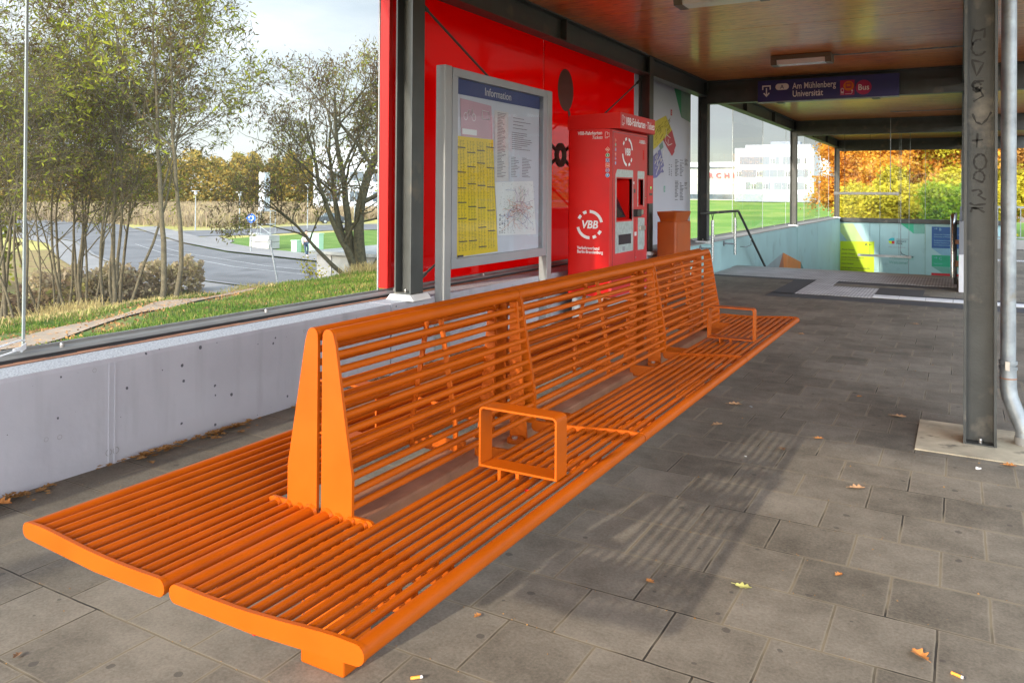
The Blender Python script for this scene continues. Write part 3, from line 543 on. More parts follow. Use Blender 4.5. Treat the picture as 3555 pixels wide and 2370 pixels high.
# ------------------------------------------------------------------ steel columns
def column(x0, y0, z0, z1, label, plate=True):
    xa, xb, ya, yb = x0, x0+.150, y0, y0+.150
    t_ = thing('steel_column', ((xa+xb)/2, (ya+yb)/2, z0), label, 'column')
    m = MB(); f = .013
    m.box(xa, xa+f, ya, yb, z0+.012, z1); m.box(xb-f, xb, ya, yb, z0+.012, z1); m.box(xa+f, xb-f, ya+.071, ya+.079, z0+.012, z1)
    m.build('shaft', M['steel'] if x0 < -1 else M['steel2'], t_)
    MB().box(xa-.001, xb+.001, ya-.002, yb+.002, z0, z0+.012).build('base_plate', M['steel2'], t_)
    MB().tube([(x0+.078,ya+.035,z0+.012),(x0+.078,ya+.035,z0+.028)], .011, 6).dome((x0+.078,ya+.035,z0+.028), .010).build('bolt', M['bolt'], t_)
    return t_
LC = -3.625
for i, (y, lb) in enumerate(((-3.1,'dark steel column on the left wall behind the viewpoint'),(4.655,'dark grey steel column on a white mortar pad left of the showcase'),(9.70,'dark steel column behind the ticket machine at the map board'),(12.36,'dark steel column beside the stair handrail left of the sign'),(20.13,'grey steel column in the middle of the glazed stair side'),(27.88,'grey steel column at the far corner of the stair glazing'))):
    c = column(LC, y, .545 if i < 4 else .53, 3.06, lb)
    MB().prism([(LC-.05,.504),(LC+.20,.504),(LC+.165,.5445),(LC-.015,.5445)], 'y', y-.03, y+.19).build('mortar_pad', M['mortar'], c)
CR = {}
for y, lb in ((-3.0,'grey steel column on the platform behind the viewpoint'),(4.77,'grey steel column with marker graffiti beside the downpipe'),(12.5,'grey steel column next to the stair parapet'),(20.2,'grey steel column halfway along the stair parapet'),(27.95,'grey steel column at the end of the stair parapet')):
    CR[y] = column(.0135, y, .0 if y < 12 else .0, 3.06, lb)
# graffiti strokes on the web
gr = MB()
def gp(cx, cy): return (.058 + (cx-1475)*.00097, 4.8395, 2.163 - (cy-150)*.001116)
def stroke(pts, wd=.0055):
    P3 = [Vector(gp(*p)) for p in pts]; fine = []
    for a, b in zip(P3[:-1], P3[1:]):
        for k in range(4): fine.append(a.lerp(b, k/4))
    fine.append(P3[-1]); vs = []; fs = []
    for i, p in enumerate(fine):
        d = (fine[min(i+1,len(fine)-1)] - fine[max(i-1,0)]); d.y = 0; d.normalize(); n = Vector((-d.z, 0, d.x))
        wv = wd*(.8+.3*math.sin(i*1.3)); vs += [p + n*wv, p - n*wv]
    for i in range(len(fine)-1): fs.append((2*i,2*i+1,2*i+3,2*i+2))
    gr.add(vs, fs)
def arc(cx, cy, rx, ry, a0, a1, n=9): return [(cx+rx*math.cos(math.radians(a0+(a1-a0)*i/n)), cy+ry*math.sin(math.radians(a0+(a1-a0)*i/n))) for i in range(n+1)]
for s_ in ([(1475,138),(1462,195),(1472,218)],[(1475,148),(1500,150),(1526,140),(1522,185)],arc(1497,228,34,38,-70,-330),[(1462,285),(1520,302),(1487,362),(1465,290)],
           arc(1490,415,20,24,0,340),arc(1492,425,8,10,0,300),[(1522,388),(1478,385),(1462,408),(1505,432),(1518,458),(1472,482)],[(1468,540),(1485,580),(1512,592),(1535,570),(1556,535)],
           [(1466,668),(1518,664)],[(1492,632),(1488,700)],arc(1505,768,30,38,-120,240),arc(1500,840,26,28,-200,60),[(1515,865),(1480,850)],[(1465,905),(1500,898),(1515,915),(1495,925),(1532,946)],
           [(1455,962),(1478,972),(1532,966)],[(1460,1006),(1470,985),(1498,990),(1526,1006)],[(1462,985),(1520,985)]): stroke(s_)
gr.build('graffiti', M['stain'], CR[4.77])
pl = MB().box(-.202, .75, 4.545, 5.155, .0005, .006).build('column_plinth', M['plinth']); tag(pl, kind='structure')

# ------------------------------------------------------------------ canopy roof
ca = thing('station_canopy', (0, 12, 3.06), 'long flat station canopy with brown plywood underside and dark steel beams', 'canopy')
X0, X1, Y0, Y1 = -3.95, 1.7, -2.55, 28.6
ys = [Y0] + [7.30+1.30*k for k in range(-7, 17) if Y0 < 7.30+1.30*k < Y1] + [Y1]
for a, b in zip(ys[:-1], ys[1:]): MB().box(X0, X1, a+.006, b-.006, 3.062, 3.09).build('ceiling_panel', M['wood'], ca)
MB().box(X0-.1, X1+.1, Y0-.1, Y1+.1, 3.095, 3.32).build('roof_slab', M['steel2'], ca)
def hbeam_y(x, y0, y1, zb, w_=.15):
    m = MB(); m.box(x, x+w_, y0, y1, zb, zb+.013); m.box(x, x+w_, y0, y1, 3.045, 3.060); m.box(x+w_/2-.006, x+w_/2+.006, y0, y1, zb+.013, 3.045)
    for yy in np.arange(4.655, y1-.5, 2.59): m.box(x+.004, x+w_-.004, yy, yy+.012, zb+.013, 3.045)
    return m
hbeam_y(LC, Y0, Y1, 2.815).build('long_beam', M['steel'], ca); hbeam_y(.0135, Y0, Y1, 2.815).build('long_beam', M['steel2'], ca)
for y in (-3.1+.55, 12.36, 20.13, 27.88):
    m = MB(); m.box(LC+.15, 1.65, y, y+.15, 2.70, 2.713); m.box(LC+.15, 1.65, y, y+.15, 3.045, 3.06); m.box(LC+.15, 1.65, y+.069, y+.081, 2.713, 3.045)
    if y > 0: m.box(LC+.15, 1.65, y+.004, y+.016, 2.713, 2.90)
    m.build('cross_beam', M['steel'], ca)

# ceiling lamps
def ceil_lamp(x0, x1, y0, lb):
    t_ = thing('ceiling_lamp', ((x0+x1)/2, y0+.12, 2.95), lb, 'lamp', None)
    MB().box(x0, x1, y0, y0+.25, 3.0, 3.06, .008).build('housing', M['lamp_body'], t_)
    MB().prism([(y0+.012,3.0),(y0+.238,3.0),(y0+.215,2.945),(y0+.035,2.945)], 'x', x0+.075, x1-.075).build('diffuser', M['lamp_glass'], t_)
    for a, b in ((x0, x0+.075), (x1-.075, x1)): MB().prism([(y0,3.0),(y0+.25,3.0),(y0+.225,2.94),(y0+.025,2.94)], 'x', a, b).build('end_cap', M['lamp_body'], t_)
    MB().tube([(x0+.12,y0+.09,2.975),(x1-.12,y0+.09,2.975)], .013, 8).build('tube', M['white'], t_)
    return t_
ceil_lamp(-2.13, -1.40, 10.45, 'box shaped ceiling lamp directly above the blue sign')
ceil_lamp(-2.20, -1.42, 6.72, 'ceiling lamp cut by the top edge of the photo above the bench')
ceil_lamp(-2.16, -1.41, 2.9, 'ceiling lamp above the near end of the bench')
for (y, xa) in ((10.62, -1.40), (18.45, -1.3)):
    o = MB().tube([(xa,y,3.045),(xa+.1,y,3.035),(0.02,y+.02,3.035)], .009, 6).build('conduit', M['galv']); tag(o, 'thin metal conduit running along the ceiling from the %s' % ('ceiling lamp above the blue sign' if y < 12 else 'hanging tube lamp cable'), 'conduit')

# ------------------------------------------------------------------ glazing
rails = thing('glazing_rail', (-3.82, 9.9, .503), 'grey bottom rail with steel caps along the top of the left wall', 'rail')
MB().prism([(-3.885,.507),(-3.757,.507),(-3.757,.522),(-3.775,.532),(-3.825,.536),(-3.832,.55),(-3.85,.55),(-3.885,.536)], 'y', -9, 28.3).build('rail', M['rail_grey'], rails)
MB().box(-3.7565, -3.749, -9, 10.1, .506, .520).build('seal', M['rubber'], rails)
jg = MB(); rng = random.Random(3); y = -2.0
while y < 9:
    l = rng.uniform(.05,.22); jg.box(-3.749, -3.749+rng.uniform(.005,.016), y, y+l, .5045, .510); y += l + rng.uniform(.0,.25)
jg.build('mastic', M['rubber'], rails)['kind'] = 'stuff'
MB().box(-3.7485, -3.70, -9, 10.1, .5035, .5065).build('mortar_bed', M['beam_brown'], rails)
for k in range(-3, 20): MB().tube([(-3.795,2.28+k*1.30,.530),(-3.795,2.28+k*1.30,.545)], .011, 8).dome((-3.795,2.28+k*1.30,.545), .010).build('cap_nut', M['bolt'], rails)
GX = -3.84
SE = [-8.5, -5.85, -3.2, -.53, 2.125, 4.735, 7.43, 10.09, 12.76, 15.43, 18.11, 20.78, 23.48, 26.16, 28.2]
names = {0:'clear glass pane farthest behind the viewpoint',1:'clear glass pane second behind the viewpoint',2:'clear glass pane just behind the viewpoint',3:'clear glass pane at the far left edge above the lavender wall',4:'large clear glass pane between the tape tied joint and the red panels',8:'clear glass pane just left of the stair handrail behind the dark column',9:'clear glass pane behind the sloping stair handrail',10:'clear glass pane in front of the white laboratory building',11:'clear glass pane just right of the middle stair column',12:'clear glass pane second from the far stair corner',13:'narrow clear glass pane at the far stair corner'}
for i in range(len(SE)-1):
    a, b = SE[i]+.006, SE[i+1]-.006
    if i in names:
        g = thing('glass_pane', (GX,(a+b)/2,.55), names[i], 'glass pane')
        MB().poly([(GX,a,.545),(GX,b,.545),(GX,b,3.06),(GX,a,3.06)]).build('pane', M['glass'], g)
        MB().box(GX-.008, GX+.002, b, b+.011, .545, 3.06).build('edge_seal', M['glass_edge'], g)
    elif i in (5, 6):
        g = thing('red_panel', (GX,(a+b)/2,.55), 'glossy red wall panel behind the %s' % ('information showcase' if i == 5 else 'ticket machine'), 'wall panel')
        a2 = a+.10 if i == 5 else a
        MB().box(GX-.010, GX+.010, a2+.0045, b-.004, .552, 3.20).build('panel', M['redglass'], g)
        if i == 5: MB().box(GX-.012, GX+.012, a2-.004, a2+.004, .552, 3.2).build('edge_strip', M['offwhite'], g)
        if i == 5: MB().box(GX-.09, GX+.014, a2-.012, a2+.03, .552, 3.2).build('edge_profile', M['mr'], g)
    else:
        g = thing('map_board', (GX,(a+b)/2,.55), 'pale lavender campus map panel between the ticket machine and the stairs', 'map board')
        MB().box(GX-.010, GX+.008, a, b-.10, .552, 3.06).build('board', M['lav'], g)
        X_ = GX+.009
        def Q(nm, pts, m, dx=0, sx=0): MB().poly([(X_+dx, yy, zz) for yy, zz in pts]).build(nm, m, g)
        Q('yellow_area', [(10.8,2.30),(10.99,2.341),(11.402,2.447),(11.69,2.25),(11.298,2.079),(10.995,1.955),(10.8,1.9)], M['y_map'], .001)
        Q('red_area', [(11.69,2.254),(11.888,2.03),(11.80,1.95),(11.82,1.93),(11.697,1.857),(11.45,1.98),(11.282,2.078)], M['r_map'], .002)
        Q('purple_area', [(10.8,1.80),(10.997,1.876),(11.165,1.946),(11.334,1.70),(11.25,1.66),(11.334,1.604),(11.171,1.582),(11.013,1.517),(10.8,1.5)], M['p_map'], .001)
        Q('green_area', [(11.10,1.98),(11.25,2.05),(11.30,1.97),(11.16,1.92)], M['g_map2'], .002)
        Q('green_facet', [(11.66,3.05),(12.14,3.05),(12.148,2.483)], M['g_map'], .001); Q('pale_facet', [(12.14,3.05),(12.655,3.05),(12.635,2.44),(12.148,2.483)], M['g_map2'], .001)
        rr = random.Random(5); m1 = MB(); m2 = MB()
        for k in range(60):
            yy = rr.uniform(10.9,11.55); zz = 2.2 + (yy-11.3)*.3 + rr.uniform(-.12,.12); l = rr.uniform(.02,.10)
            m1.poly([(X_+.002,yy,zz),(X_+.002,yy+l,zz+l*.6),(X_+.002,yy+l,zz+l*.6+.012),(X_+.002,yy,zz+.012)])
        m1.build('building_print', M['ink_yel'], g)
        for k in range(45):
            yy = rr.uniform(10.9,11.28); zz = 1.72 + (yy-11.1)*.1 + rr.uniform(-.16,.16); l = rr.uniform(.02,.06)
            m2.poly([(X_+.002,yy,zz),(X_+.002,yy+l,zz+l),(X_+.002,yy+l+.015,zz+l-.01),(X_+.002,yy+.015,zz-.01)])
        m2.build('road_print', M['offwhite'], g)
        m3 = MB()
        for (ya, yb, za, zb) in ((11.38,11.52,2.06,2.0),(11.42,11.62,2.16,2.12),(11.5,11.70,2.0,2.04)): m3.poly([(X_+.003,ya,za),(X_+.003,yb,zb),(X_+.003,yb,zb+.012),(X_+.003,ya,za+.012)]); m3.poly([(X_+.003,ya,za),(X_+.003,ya+.015,za),(X_+.003,ya+.02,za+.10),(X_+.003,ya+.005,za+.10)])
        m3.build('road_print', M['offwhite'], g)
        m4 = MB()
        for (ya, cols, za, zb, st_) in ((11.85,3,1.83,1.56,.022),(11.85,3,1.475,1.17,.022),(11.55,2,1.72,1.54,.026)):
            for c_ in range(cols):
                z_ = za - rr.uniform(0,.03)
                while z_ > zb + (c_ == 2)*.18:
                    l = rr.uniform(.08,.20) if cols == 3 else .05
                    if rr.random() < .86: m4.poly([(X_+.002,ya+c_*(.24 if cols==3 else .10),z_),(X_+.002,ya+c_*(.24 if cols==3 else .10)+l,z_),(X_+.002,ya+c_*(.24 if cols==3 else .10)+l,z_+.009),(X_+.002,ya+c_*(.24 if cols==3 else .10),z_+.009)])
                    z_ -= st_
        m4.build('index_print', M['ink'], g)
        MB().poly([(X_+.002,11.62,2.47),(X_+.002,11.69,2.47),(X_+.002,11.69,2.56),(X_+.002,11.62,2.56)]).build('red_tag', M['red_print'], g)
        MB().poly([(X_+.002,11.32,1.31),(X_+.002,11.39,1.31),(X_+.002,11.39,1.40),(X_+.002,11.32,1.40)]).build('teal_tag', M['turq_d'], g)
        tt = MB(); text_mb(tt, '2', .07, (X_+.003,11.64,2.49), (0,1,0), U_); text_mb(tt, '3', .07, (X_+.003,11.34,1.33), (0,1,0), U_); tt.build('lettering', M['offwhite'], g)
# far end glazing
for (xa, xb, lb) in ((-3.42,-2.295,'left pane of the glass end wall above the turquoise wall'),(-2.285,-.99,'middle pane of the glass end wall above the turquoise wall'),(-.98,.0,'right pane of the glass end wall above the turquoise wall')):
    g = thing('end_glass_pane', ((xa+xb)/2,28.32,.515), lb, 'glass pane')
    MB().poly([(xa,28.32,.515),(xb,28.32,.515),(xb,28.32,3.06),(xa,28.32,3.06)]).build('pane', M['glass'], g)
    MB().box(xb, xb+.010, 28.315, 28.325, .515, 3.06).build('edge_seal', M['glass_edge'], g)

# white cable tied to the first glass joint
o = MB().tube([(-3.80,1.55,.50),(-3.80,1.80,.56),(-3.80,2.0,.58),(-3.81,2.09,.592),(-3.82,2.118,.588)], .0045, 7).tube([(-3.80,1.7,.49),(-3.80,1.99,.534),(-3.80,2.05,.545),(-3.81,2.10,.552)], .0045, 7)
for k in range(5): o.tube([(-3.80,2.055+.01*k,.556-.004*k),(-3.80,2.09,.562-.005*k),(-3.815,2.12,.574-.006*k)], .004, 6)
tag(o.build('cable', M['cable']), 'white cable wound with tape around the foot of the first glass joint', 'cable')
# bracing rods with ring
br = thing('cross_bracing', (-3.6, 7.35, .6), 'thin steel bracing rods meeting at a dark ring in front of the red panels', 'bracing')
rc_ = Vector((-3.60, 7.37, 1.68))
for e in ((-3.6,4.86,2.76),(-3.6,4.86,.60),(-3.6,9.72,2.76),(-3.6,9.72,.60)):
    e = Vector(e); d = (e-rc_).normalized(); MB().tube([rc_+d*.14, e], .010, 8).build('rod', M['steel2'], br); MB().tube([e-d*.16, e], .017, 8).build('rod_end', M['steel2'], br); MB().tube([rc_+d*.13, rc_+d*.26], .018, 8).build('turnbuckle', M['steel2'], br)
rg = MB(); ring_mb(rg, rc_, .055, .125, 0, 2*PI, (0,1,0), U_, depth=.010); ring_mb(rg, rc_, .055, .125, 0, 2*PI, (0,1,0), U_, depth=-.010)
rg.build('ring', M['steel'], br)

# dark silhouette of a sign and post beyond the red glass, painted flat on it
rsn = thing('round_sign_silhouette', (-3.822, 7.75, 1.9), 'dark flat silhouette of a round sign and slanting post painted on the red wall above the ticket machine', 'sign')
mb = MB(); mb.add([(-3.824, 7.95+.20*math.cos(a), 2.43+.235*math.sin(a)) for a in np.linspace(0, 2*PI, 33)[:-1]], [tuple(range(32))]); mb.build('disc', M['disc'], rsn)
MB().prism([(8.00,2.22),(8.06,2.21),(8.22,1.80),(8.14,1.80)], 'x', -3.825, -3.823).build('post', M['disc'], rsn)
# ------------------------------------------------------------------ hanging sign
sg = thing('hanging_sign', (-1.71, 12.24, 2.66), 'long dark blue direction sign hanging from the beam with exit arrow and bus symbol', 'sign')
MB().box(-2.67,-.755,12.215,12.31,2.672,2.985).build('panel', M['navy'], sg); MB().box(-2.672,-.753,12.20,12.315,2.658,2.671).build('bottom_trim', M['galv'], sg)
YS = 12.212
tx = MB()
text_mb(tx,'Am Mühlenberg',.128,(-2.17,YS,2.842),R_,U_,bold=.008,fit=.60); text_mb(tx,'Universität',.128,(-2.17,YS,2.728),R_,U_,bold=.008,fit=.42)
text_mb(tx,'Bus',.115,(-1.205,YS-.002,2.775),R_,U_,bold=.012,align='CENTER',sx=.9)
def bar(x0,x1,z0,z1,mb=None,dy=0): (mb or tx).box(x0,x1,YS-.001-dy,YS,z0,z1)
bar(-2.605,-2.48,2.895,2.915); bar(-2.605,-2.588,2.850,2.896); bar(-2.497,-2.48,2.850,2.896); bar(-2.551,-2.534,2.765,2.875)
tx.prism([(-2.5425,2.742),(-2.495,2.795),(-2.508,2.808),(-2.5425,2.772),(-2.577,2.808),(-2.590,2.795)],'y',YS-.001,YS)
n_=[];
for i in range(24):
    a=2*PI*i/24; n_.append((-2.317+(.048 if math.cos(a)>0 else -.048)+.048*math.cos(a), 2.884+.048*math.sin(a)))
tx.prism(n_,'y',YS-.001,YS)
tx.build('lettering', M['signtext'], sg)
tx = MB(); text_mb(tx,'A',.085,(-2.317,YS-.004,2.853),R_,U_,align='CENTER'); tx.build('pill_letter', M['navy'], sg)
MB().box(-1.515,-1.325,YS-.001,YS,2.712,2.925).build('pictogram_field', M['magenta'], sg)
d_=MB(); disc_mb(d_,(-1.205,YS,2.812),.104,R_,U_); d_.build('bus_disc', M['magenta'], sg)
d_=MB(); disc_mb(d_,(-1.402,YS-.001,2.842),.070,R_,U_); d_.build('bus_roundel', M['sign_orange'], sg)
d_=MB()
for (a,b,c,d) in ((-1.440,-1.364,2.872,2.884),(-1.440,-1.430,2.812,2.884),(-1.374,-1.364,2.812,2.884),(-1.440,-1.364,2.812,2.832)): d_.box(a,b,YS-.005,YS-.003,c,d)
d_.build('bus_pictogram', M['magenta'], sg)
d_=MB()
for (a,b,c,d) in ((-1.505,-1.465,2.800,2.806),(-1.505,-1.499,2.745,2.806),(-1.471,-1.465,2.745,2.806),(-1.505,-1.465,2.745,2.765),(-1.509,-1.461,2.727,2.732),(-1.445,-1.375,2.727,2.732),(-1.358,-1.352,2.745,2.770),(-1.495,-1.475,2.812,2.816)): d_.box(a,b,YS-.003,YS-.001,c,d)
ring_mb(d_,(-1.377,YS-.002,2.750),.020,.026,-PI/2,0,R_,U_); d_.prism([(-1.355,2.790),(-1.341,2.768),(-1.369,2.768)],'y',YS-.003,YS-.001)
d_.build('tram_pictogram', M['signtext'], sg)
for x in (-2.35,-1.05): MB().box(x-.05,x+.05,12.22,12.40,2.650,2.657).build('clamp', M['steel'], sg)

# ------------------------------------------------------------------ hanging tube lamps above the stairs
def tube_lamp(y, x0, x1, z, lb, rods, rusty):
    t_ = thing('hanging_tube_lamp', ((x0+x1)/2, y, z-.05), lb, 'lamp')
    MB().prism([(y-.05,z),(y+.05,z),(y+.10,z-.055),(y+.085,z-.055),(y+.045,z-.012),(y-.045,z-.012),(y-.085,z-.055),(y-.10,z-.055)], 'x', x0, x1).build('reflector', M['lamp_white'], t_)
    MB().tube([(x0+.05,y,z-.045),(x1-.05,y,z-.045)], .016, 8).build('tube', M['offwhite'], t_)
    for a in (x0+.005, x1-.055): MB().box(a, a+.05, y-.055, y+.055, z-.07, z+.008).build('end_cap', M['lamp_white'], t_)
    for (x, r_, m_) in rods: MB().tube([(x,y,z),(x,y,3.05)], r_, 6).build('rod', m_, t_)
    c_ = MB().tube([(rods[-1][0],y,z+.12),(rods[-1][0]+.03,y,z+.05),(rods[-1][0]+.12,y,z+.01),(x1+.05,y,z-.02),(x1+.02,y,z-.05)], .008, 6); c_.build('cable', M['rubber'], t_)
tube_lamp(20.0, -2.60, -1.225, 1.345, 'upper of the two tube lamps hanging over the stairs before the autumn trees', [(-2.374,.004,M['steel']),(-1.404,.009,M['galv'])], True)
tube_lamp(24.5, -2.545, -1.19, -.40, 'lower of the two tube lamps hanging over the stairs before the welcome wall', [(-2.238,.004,M['steel']),(-1.50,.005,M['galv']),(-1.455,.009,M['galv'])], False)
tag(MB().tube([(-1.22,24.5,3.05),(-1.245,24.5,1.2),(-1.257,24.5,-.9)], .007, 6).build('cable', M['galv']), 'long straight cable hanging right of the lower tube lamp', 'cable')

# ------------------------------------------------------------------ stair handrails
hr = thing('stair_handrail', (-3.3, 13, 0), 'steel handrail with two posts that slopes down the left side of the stairs', 'handrail')
MB().tube([(-3.46,11.95,.99),(-3.3,11.97,1.0),(-3.3,13.62,1.0),(-3.3,13.70,.975),(-3.3,20.5,-2.55)], .021, 12).build('rail', M['steel2'], hr)
for y in (12.05, 13.44): MB().tube([(-3.3,y,.27),(-3.3,y,.885)], .024, 12).build('post', M['stainless'], hr); MB().tube([(-3.3,y,.885),(-3.3,y-.05,.985)], .006, 6).tube([(-3.3,y,.885),(-3.3,y+.05,.985)], .006, 6).build('fork', M['steel'], hr); MB().tube([(-3.49,y,.45),(-3.3,y,.45)], .014, 8).tube([(-3.49,y,.45),(-3.478,y,.45)], .045, 12).build('wall_bracket', M['galv'], hr)
for y, z in ((14.6,.50),(17.2,-.85)): MB().tube([(-3.3,y,z),(-3.3,y,z-.13),(-3.38,y,z-.17),(-3.49,y,z-.17)], .009, 8).build('wall_bracket', M['stainless'], hr)
hr = thing('stair_handrail', (-.1, 13.3, 0), 'short stainless handrail loop fixed to the right stair parapet', 'handrail')
MB().tube([(-.10,12.95,.12),(-.10,12.95,.90),(-.10,13.02,.99),(-.10,13.15,1.0)], .032, 12).build('rail', M['stainless'], hr); MB().tube([(-.07,13.15,1.04),(-.07,13.15,.0)], .022, 10).build('post', M['steel2'], hr)
MB().box(-.07,.0,12.93,12.99,.28,.36).box(-.07,.0,12.93,12.99,.60,.66).build('wall_bracket', M['beam_brown'], hr)

# ------------------------------------------------------------------ downpipe
dp = thing('downpipe', (.22, 4.97, 0), 'galvanised rain downpipe with clamp and bent foot right of the graffiti column', 'pipe')
MB().tube([(.220,4.97,3.06),(.220,4.97,.37)], .036, 20).build('pipe', M['galv'], dp)
MB().tube([(.220,4.97,.375),(.221,4.965,.28),(.228,4.96,.235),(.245,4.95,.185),(.268,4.93,.125),(.288,4.915,.075),(.292,4.91,.03)], .0395, 20).build('elbow', M['galv'], dp)
MB().tube([(.292,4.91,.045),(.292,4.91,.0)], .046, 20).build('collar', M['concrete'], dp)
for z, r_ in ((.335,.0405),(.225,.0425)):
    cx = .221 if z > .3 else .233; MB().tube([(cx,4.965,z),(cx,4.965,z-.006)], r_, 20).build('seam_ring', M['beam_brown'], dp)
MB().tube([(.220,4.97,.425),(.220,4.97,.405)], .0435, 20).tube([(.220,4.97,.395),(.220,4.97,.378)], .0435, 20).build('clamp', M['galv'], dp); MB().box(.205,.225,4.915,4.93,.378,.425).build('clamp_screw', M['bolt'], dp)
# ------------------------------------------------------------------ back-to-back bench
XC = -1.461
bench = thing('bench', (XC, 3.3, 0), 'long orange back to back bench of steel tubes with flat armrests', 'bench')
def ztop(u):   # top of the seat profile across its depth
    pts = [(.0,.471),(.12,.469),(.22,.470),(.32,.476),(.40,.483),(.46,.487),(.51,.487),(.54,.484)]
    for (a,za),(b,zb) in zip(pts[:-1], pts[1:]):
        if u <= b: return za + (zb-za)*max(0,(u-a)/(b-a))
    return pts[-1][1]
def zbot(u): return .431 if u < .25 else .431 + (u-.25)*.060
def plate_pts(s, ua, ub):
    """stadium-ended curved plate outline in (x,z)"""
    top = [(u, ztop(u)) for u in np.linspace(ua+.02, ub-.02, 12)]; bot = [(u, zbot(u)) for u in np.linspace(ub-.02, ua+.02, 12)]
    def cap(u0, sgn):
        zt, zb = ztop(u0), zbot(u0); c = (zt+zb)/2; r = (zt-zb)/2
        return [(u0 + sgn*r*math.sin(PI*k/8), c + r*math.cos(PI*k/8)) for k in range(1, 8)]
    pts = top + cap(ub-.02, 1) + bot + cap(ua+.02, -1)[::-1]
    return [(XC + s*u, z) for u, z in pts]
YA, YB1, Y_1, Y_2, YE, YZ = 1.113, 1.565, 2.565, 4.03, 5.10, 5.49
US = [.028 + .04046*i for i in range(1, 12)]
def uedge(z): return .112 if z < .56 else .112 + (.050-.112)*(z-.56)/(.915-.56)
for s in (1, -1):
    side = 1 if s > 0 else -1
    for k, (a, b) in enumerate(((YA, Y_1), (Y_1, Y_2), (Y_2, YZ))):
        m = MB(); X = lambda u: XC + s*u
        e0, e1 = a + .003, b - .003
        m.tube([(X(.5165), e0, .467), (X(.5165), e1, .467)], .0188, 20)                         # front rail
        for i, u in enumerate(US):
            z = ztop(u) - .0135; y0, y1 = e0, e1
            if i < 3:
                if k == 0: y1 = YB1
                elif k == 1: continue
                else: y0 = YE + .008
            m.tube([(X(u), y0, z), (X(u), y1, z)], .0100, 12)
        if k == 0: m.tube([(X(.028), e0, .451), (X(.028), YB1, .451)], .0188, 20)
        if k == 2: m.tube([(X(.028), YE+.008, .451), (X(.028), e1, .451)], .0188, 20)
        o = m.build('seat', M['orange'], bench)
        if k == 0:
            for (u, r_) in [(.028,.0188)] + [(u,.0122) for u in US[:3]]:
                z = .451 if r_ > .015 else ztop(u)-.0145
                wv = MB().tube([(X(u), YB1-.008, z), (X(u), YB1-.001, z)], r_*1.08, 12, r2=r_*1.3); wd = wv.build('weld', M['orange'], bench)
                wd.parent = o
    X = lambda u: XC + s*u
    for y in (YA-.005, YZ-.005): MB().prism(plate_pts(s, .0075, .5375), 'y', y, y+.010, True).build('end_plate', M['orange'], bench)
    for y in (Y_1-.0035, Y_2-.0035):
        MB().prism(plate_pts(s, .10, .524), 'y', y-.005, y).prism(plate_pts(s, .10, .524), 'y', y+.002, y+.007).build('joint_plate', M['orange'], bench)
    # back frames
    zr, rt_ = .9185, .0195
    def bplate(y, t=.010, name='back_plate', extra=0):
        e = extra
        pts = [(.008,.458),(.112+e,.458),(.112+e,.565)] + [(uedge(z)+e, z) for z in (.70,.85,.90)]
        pts += [(.0275+(rt_-.001)*math.cos(a), zr+rt_*math.sin(a)) for a in np.linspace(.15, PI-.15, 9)] + [(.008,.90)]
        MB().prism([(X(u), z) for u, z in pts], 'y', y, y+t).build(name, M['orange'], bench)
    bplate(YB1, .010); bplate(YE-.002, .010)
    for y in (Y_1, Y_2): bplate(y-.006, .005, extra=.002); bplate(y+.002, .005, extra=.002)
    for y, d in ((YB1+.0005, 1), (YE-.0005, -1)):
        MB().prism(plate_pts(s, .008, .185), 'y', y, y+.009*1).build('seat_bracket', M['orange'], bench)
    for a, b in ((YB1+.010, Y_1-.006), (Y_1+.007, Y_2-.006), (Y_2+.007, YE-.002)):
        m = MB(); m.tube([(X(.0275), a, zr), (X(.0275), b, zr)], rt_, 20)
        for i in range(11):
            z = .872 - i*.0385; u = uedge(z) - .0105; m.tube([(X(u), a, z), (X(u), b, z)], .0100, 12)
        m.build('backrest', M['orange'], bench)
    for y in (3.32, 4.57, 2.08):
        pts = [(uedge(z)-.020, z) for z in (.47,.56,.7,.85,.895)] + [(uedge(z)-.036, z) for z in (.895,.85,.7,.56,.47)]
        MB().prism([(X(u), z) for u, z in pts], 'y', y, y+.007).build('back_strap', M['orange'], bench)
        if y == 2.08: pass
    for y in (Y_1-.05, Y_2-.05):   # slanted posts carrying the back from the beam
        MB().prism([(X(.035),.405),(X(.105),.405),(X(.085),.60),(X(.060),.90),(X(.030),.90)], 'y', y, y+.010).build('back_post', M['orange'], bench)
        MB().tube([(X(.075), y-.03, .405), (X(.075), y-.03, .420)], .030, 14).build('flange', M['orange'], bench)
        MB().tube([(X(.075), y-.035, .420), (X(.075), y-.035, .427)], .011, 6).build('bolt', M['bolt'], bench)
    for y in (1.335, 1.47, 2.30, 2.80, 3.755, 4.30, 5.16, 5.30):
        m = MB(); ins = 1.47 != y
        pts = [(.02,.385),(.30,.395),(.49,.428)]; up_ = [(.49,.447),(.30,.440),(.02,.440)]
        m.prism([(X(u), z) for u, z in pts+up_], 'y', y, y+.008)
        us = US if (y < YB1 or y > YE) else US[3:]
        for u in us: m.prism([(X(u-.0165), .433),(X(u+.0165), .433),(X(u+.010), ztop(u)-.012),(X(u-.010), ztop(u)-.012)], 'y', y+.001, y+.007)
        m.prism([(X(.480),.436),(X(.512),.441),(X(.512),.456),(X(.480),.456)], 'y', y-.010, y+.018)
        m.build('seat_support', M['orange'], bench)
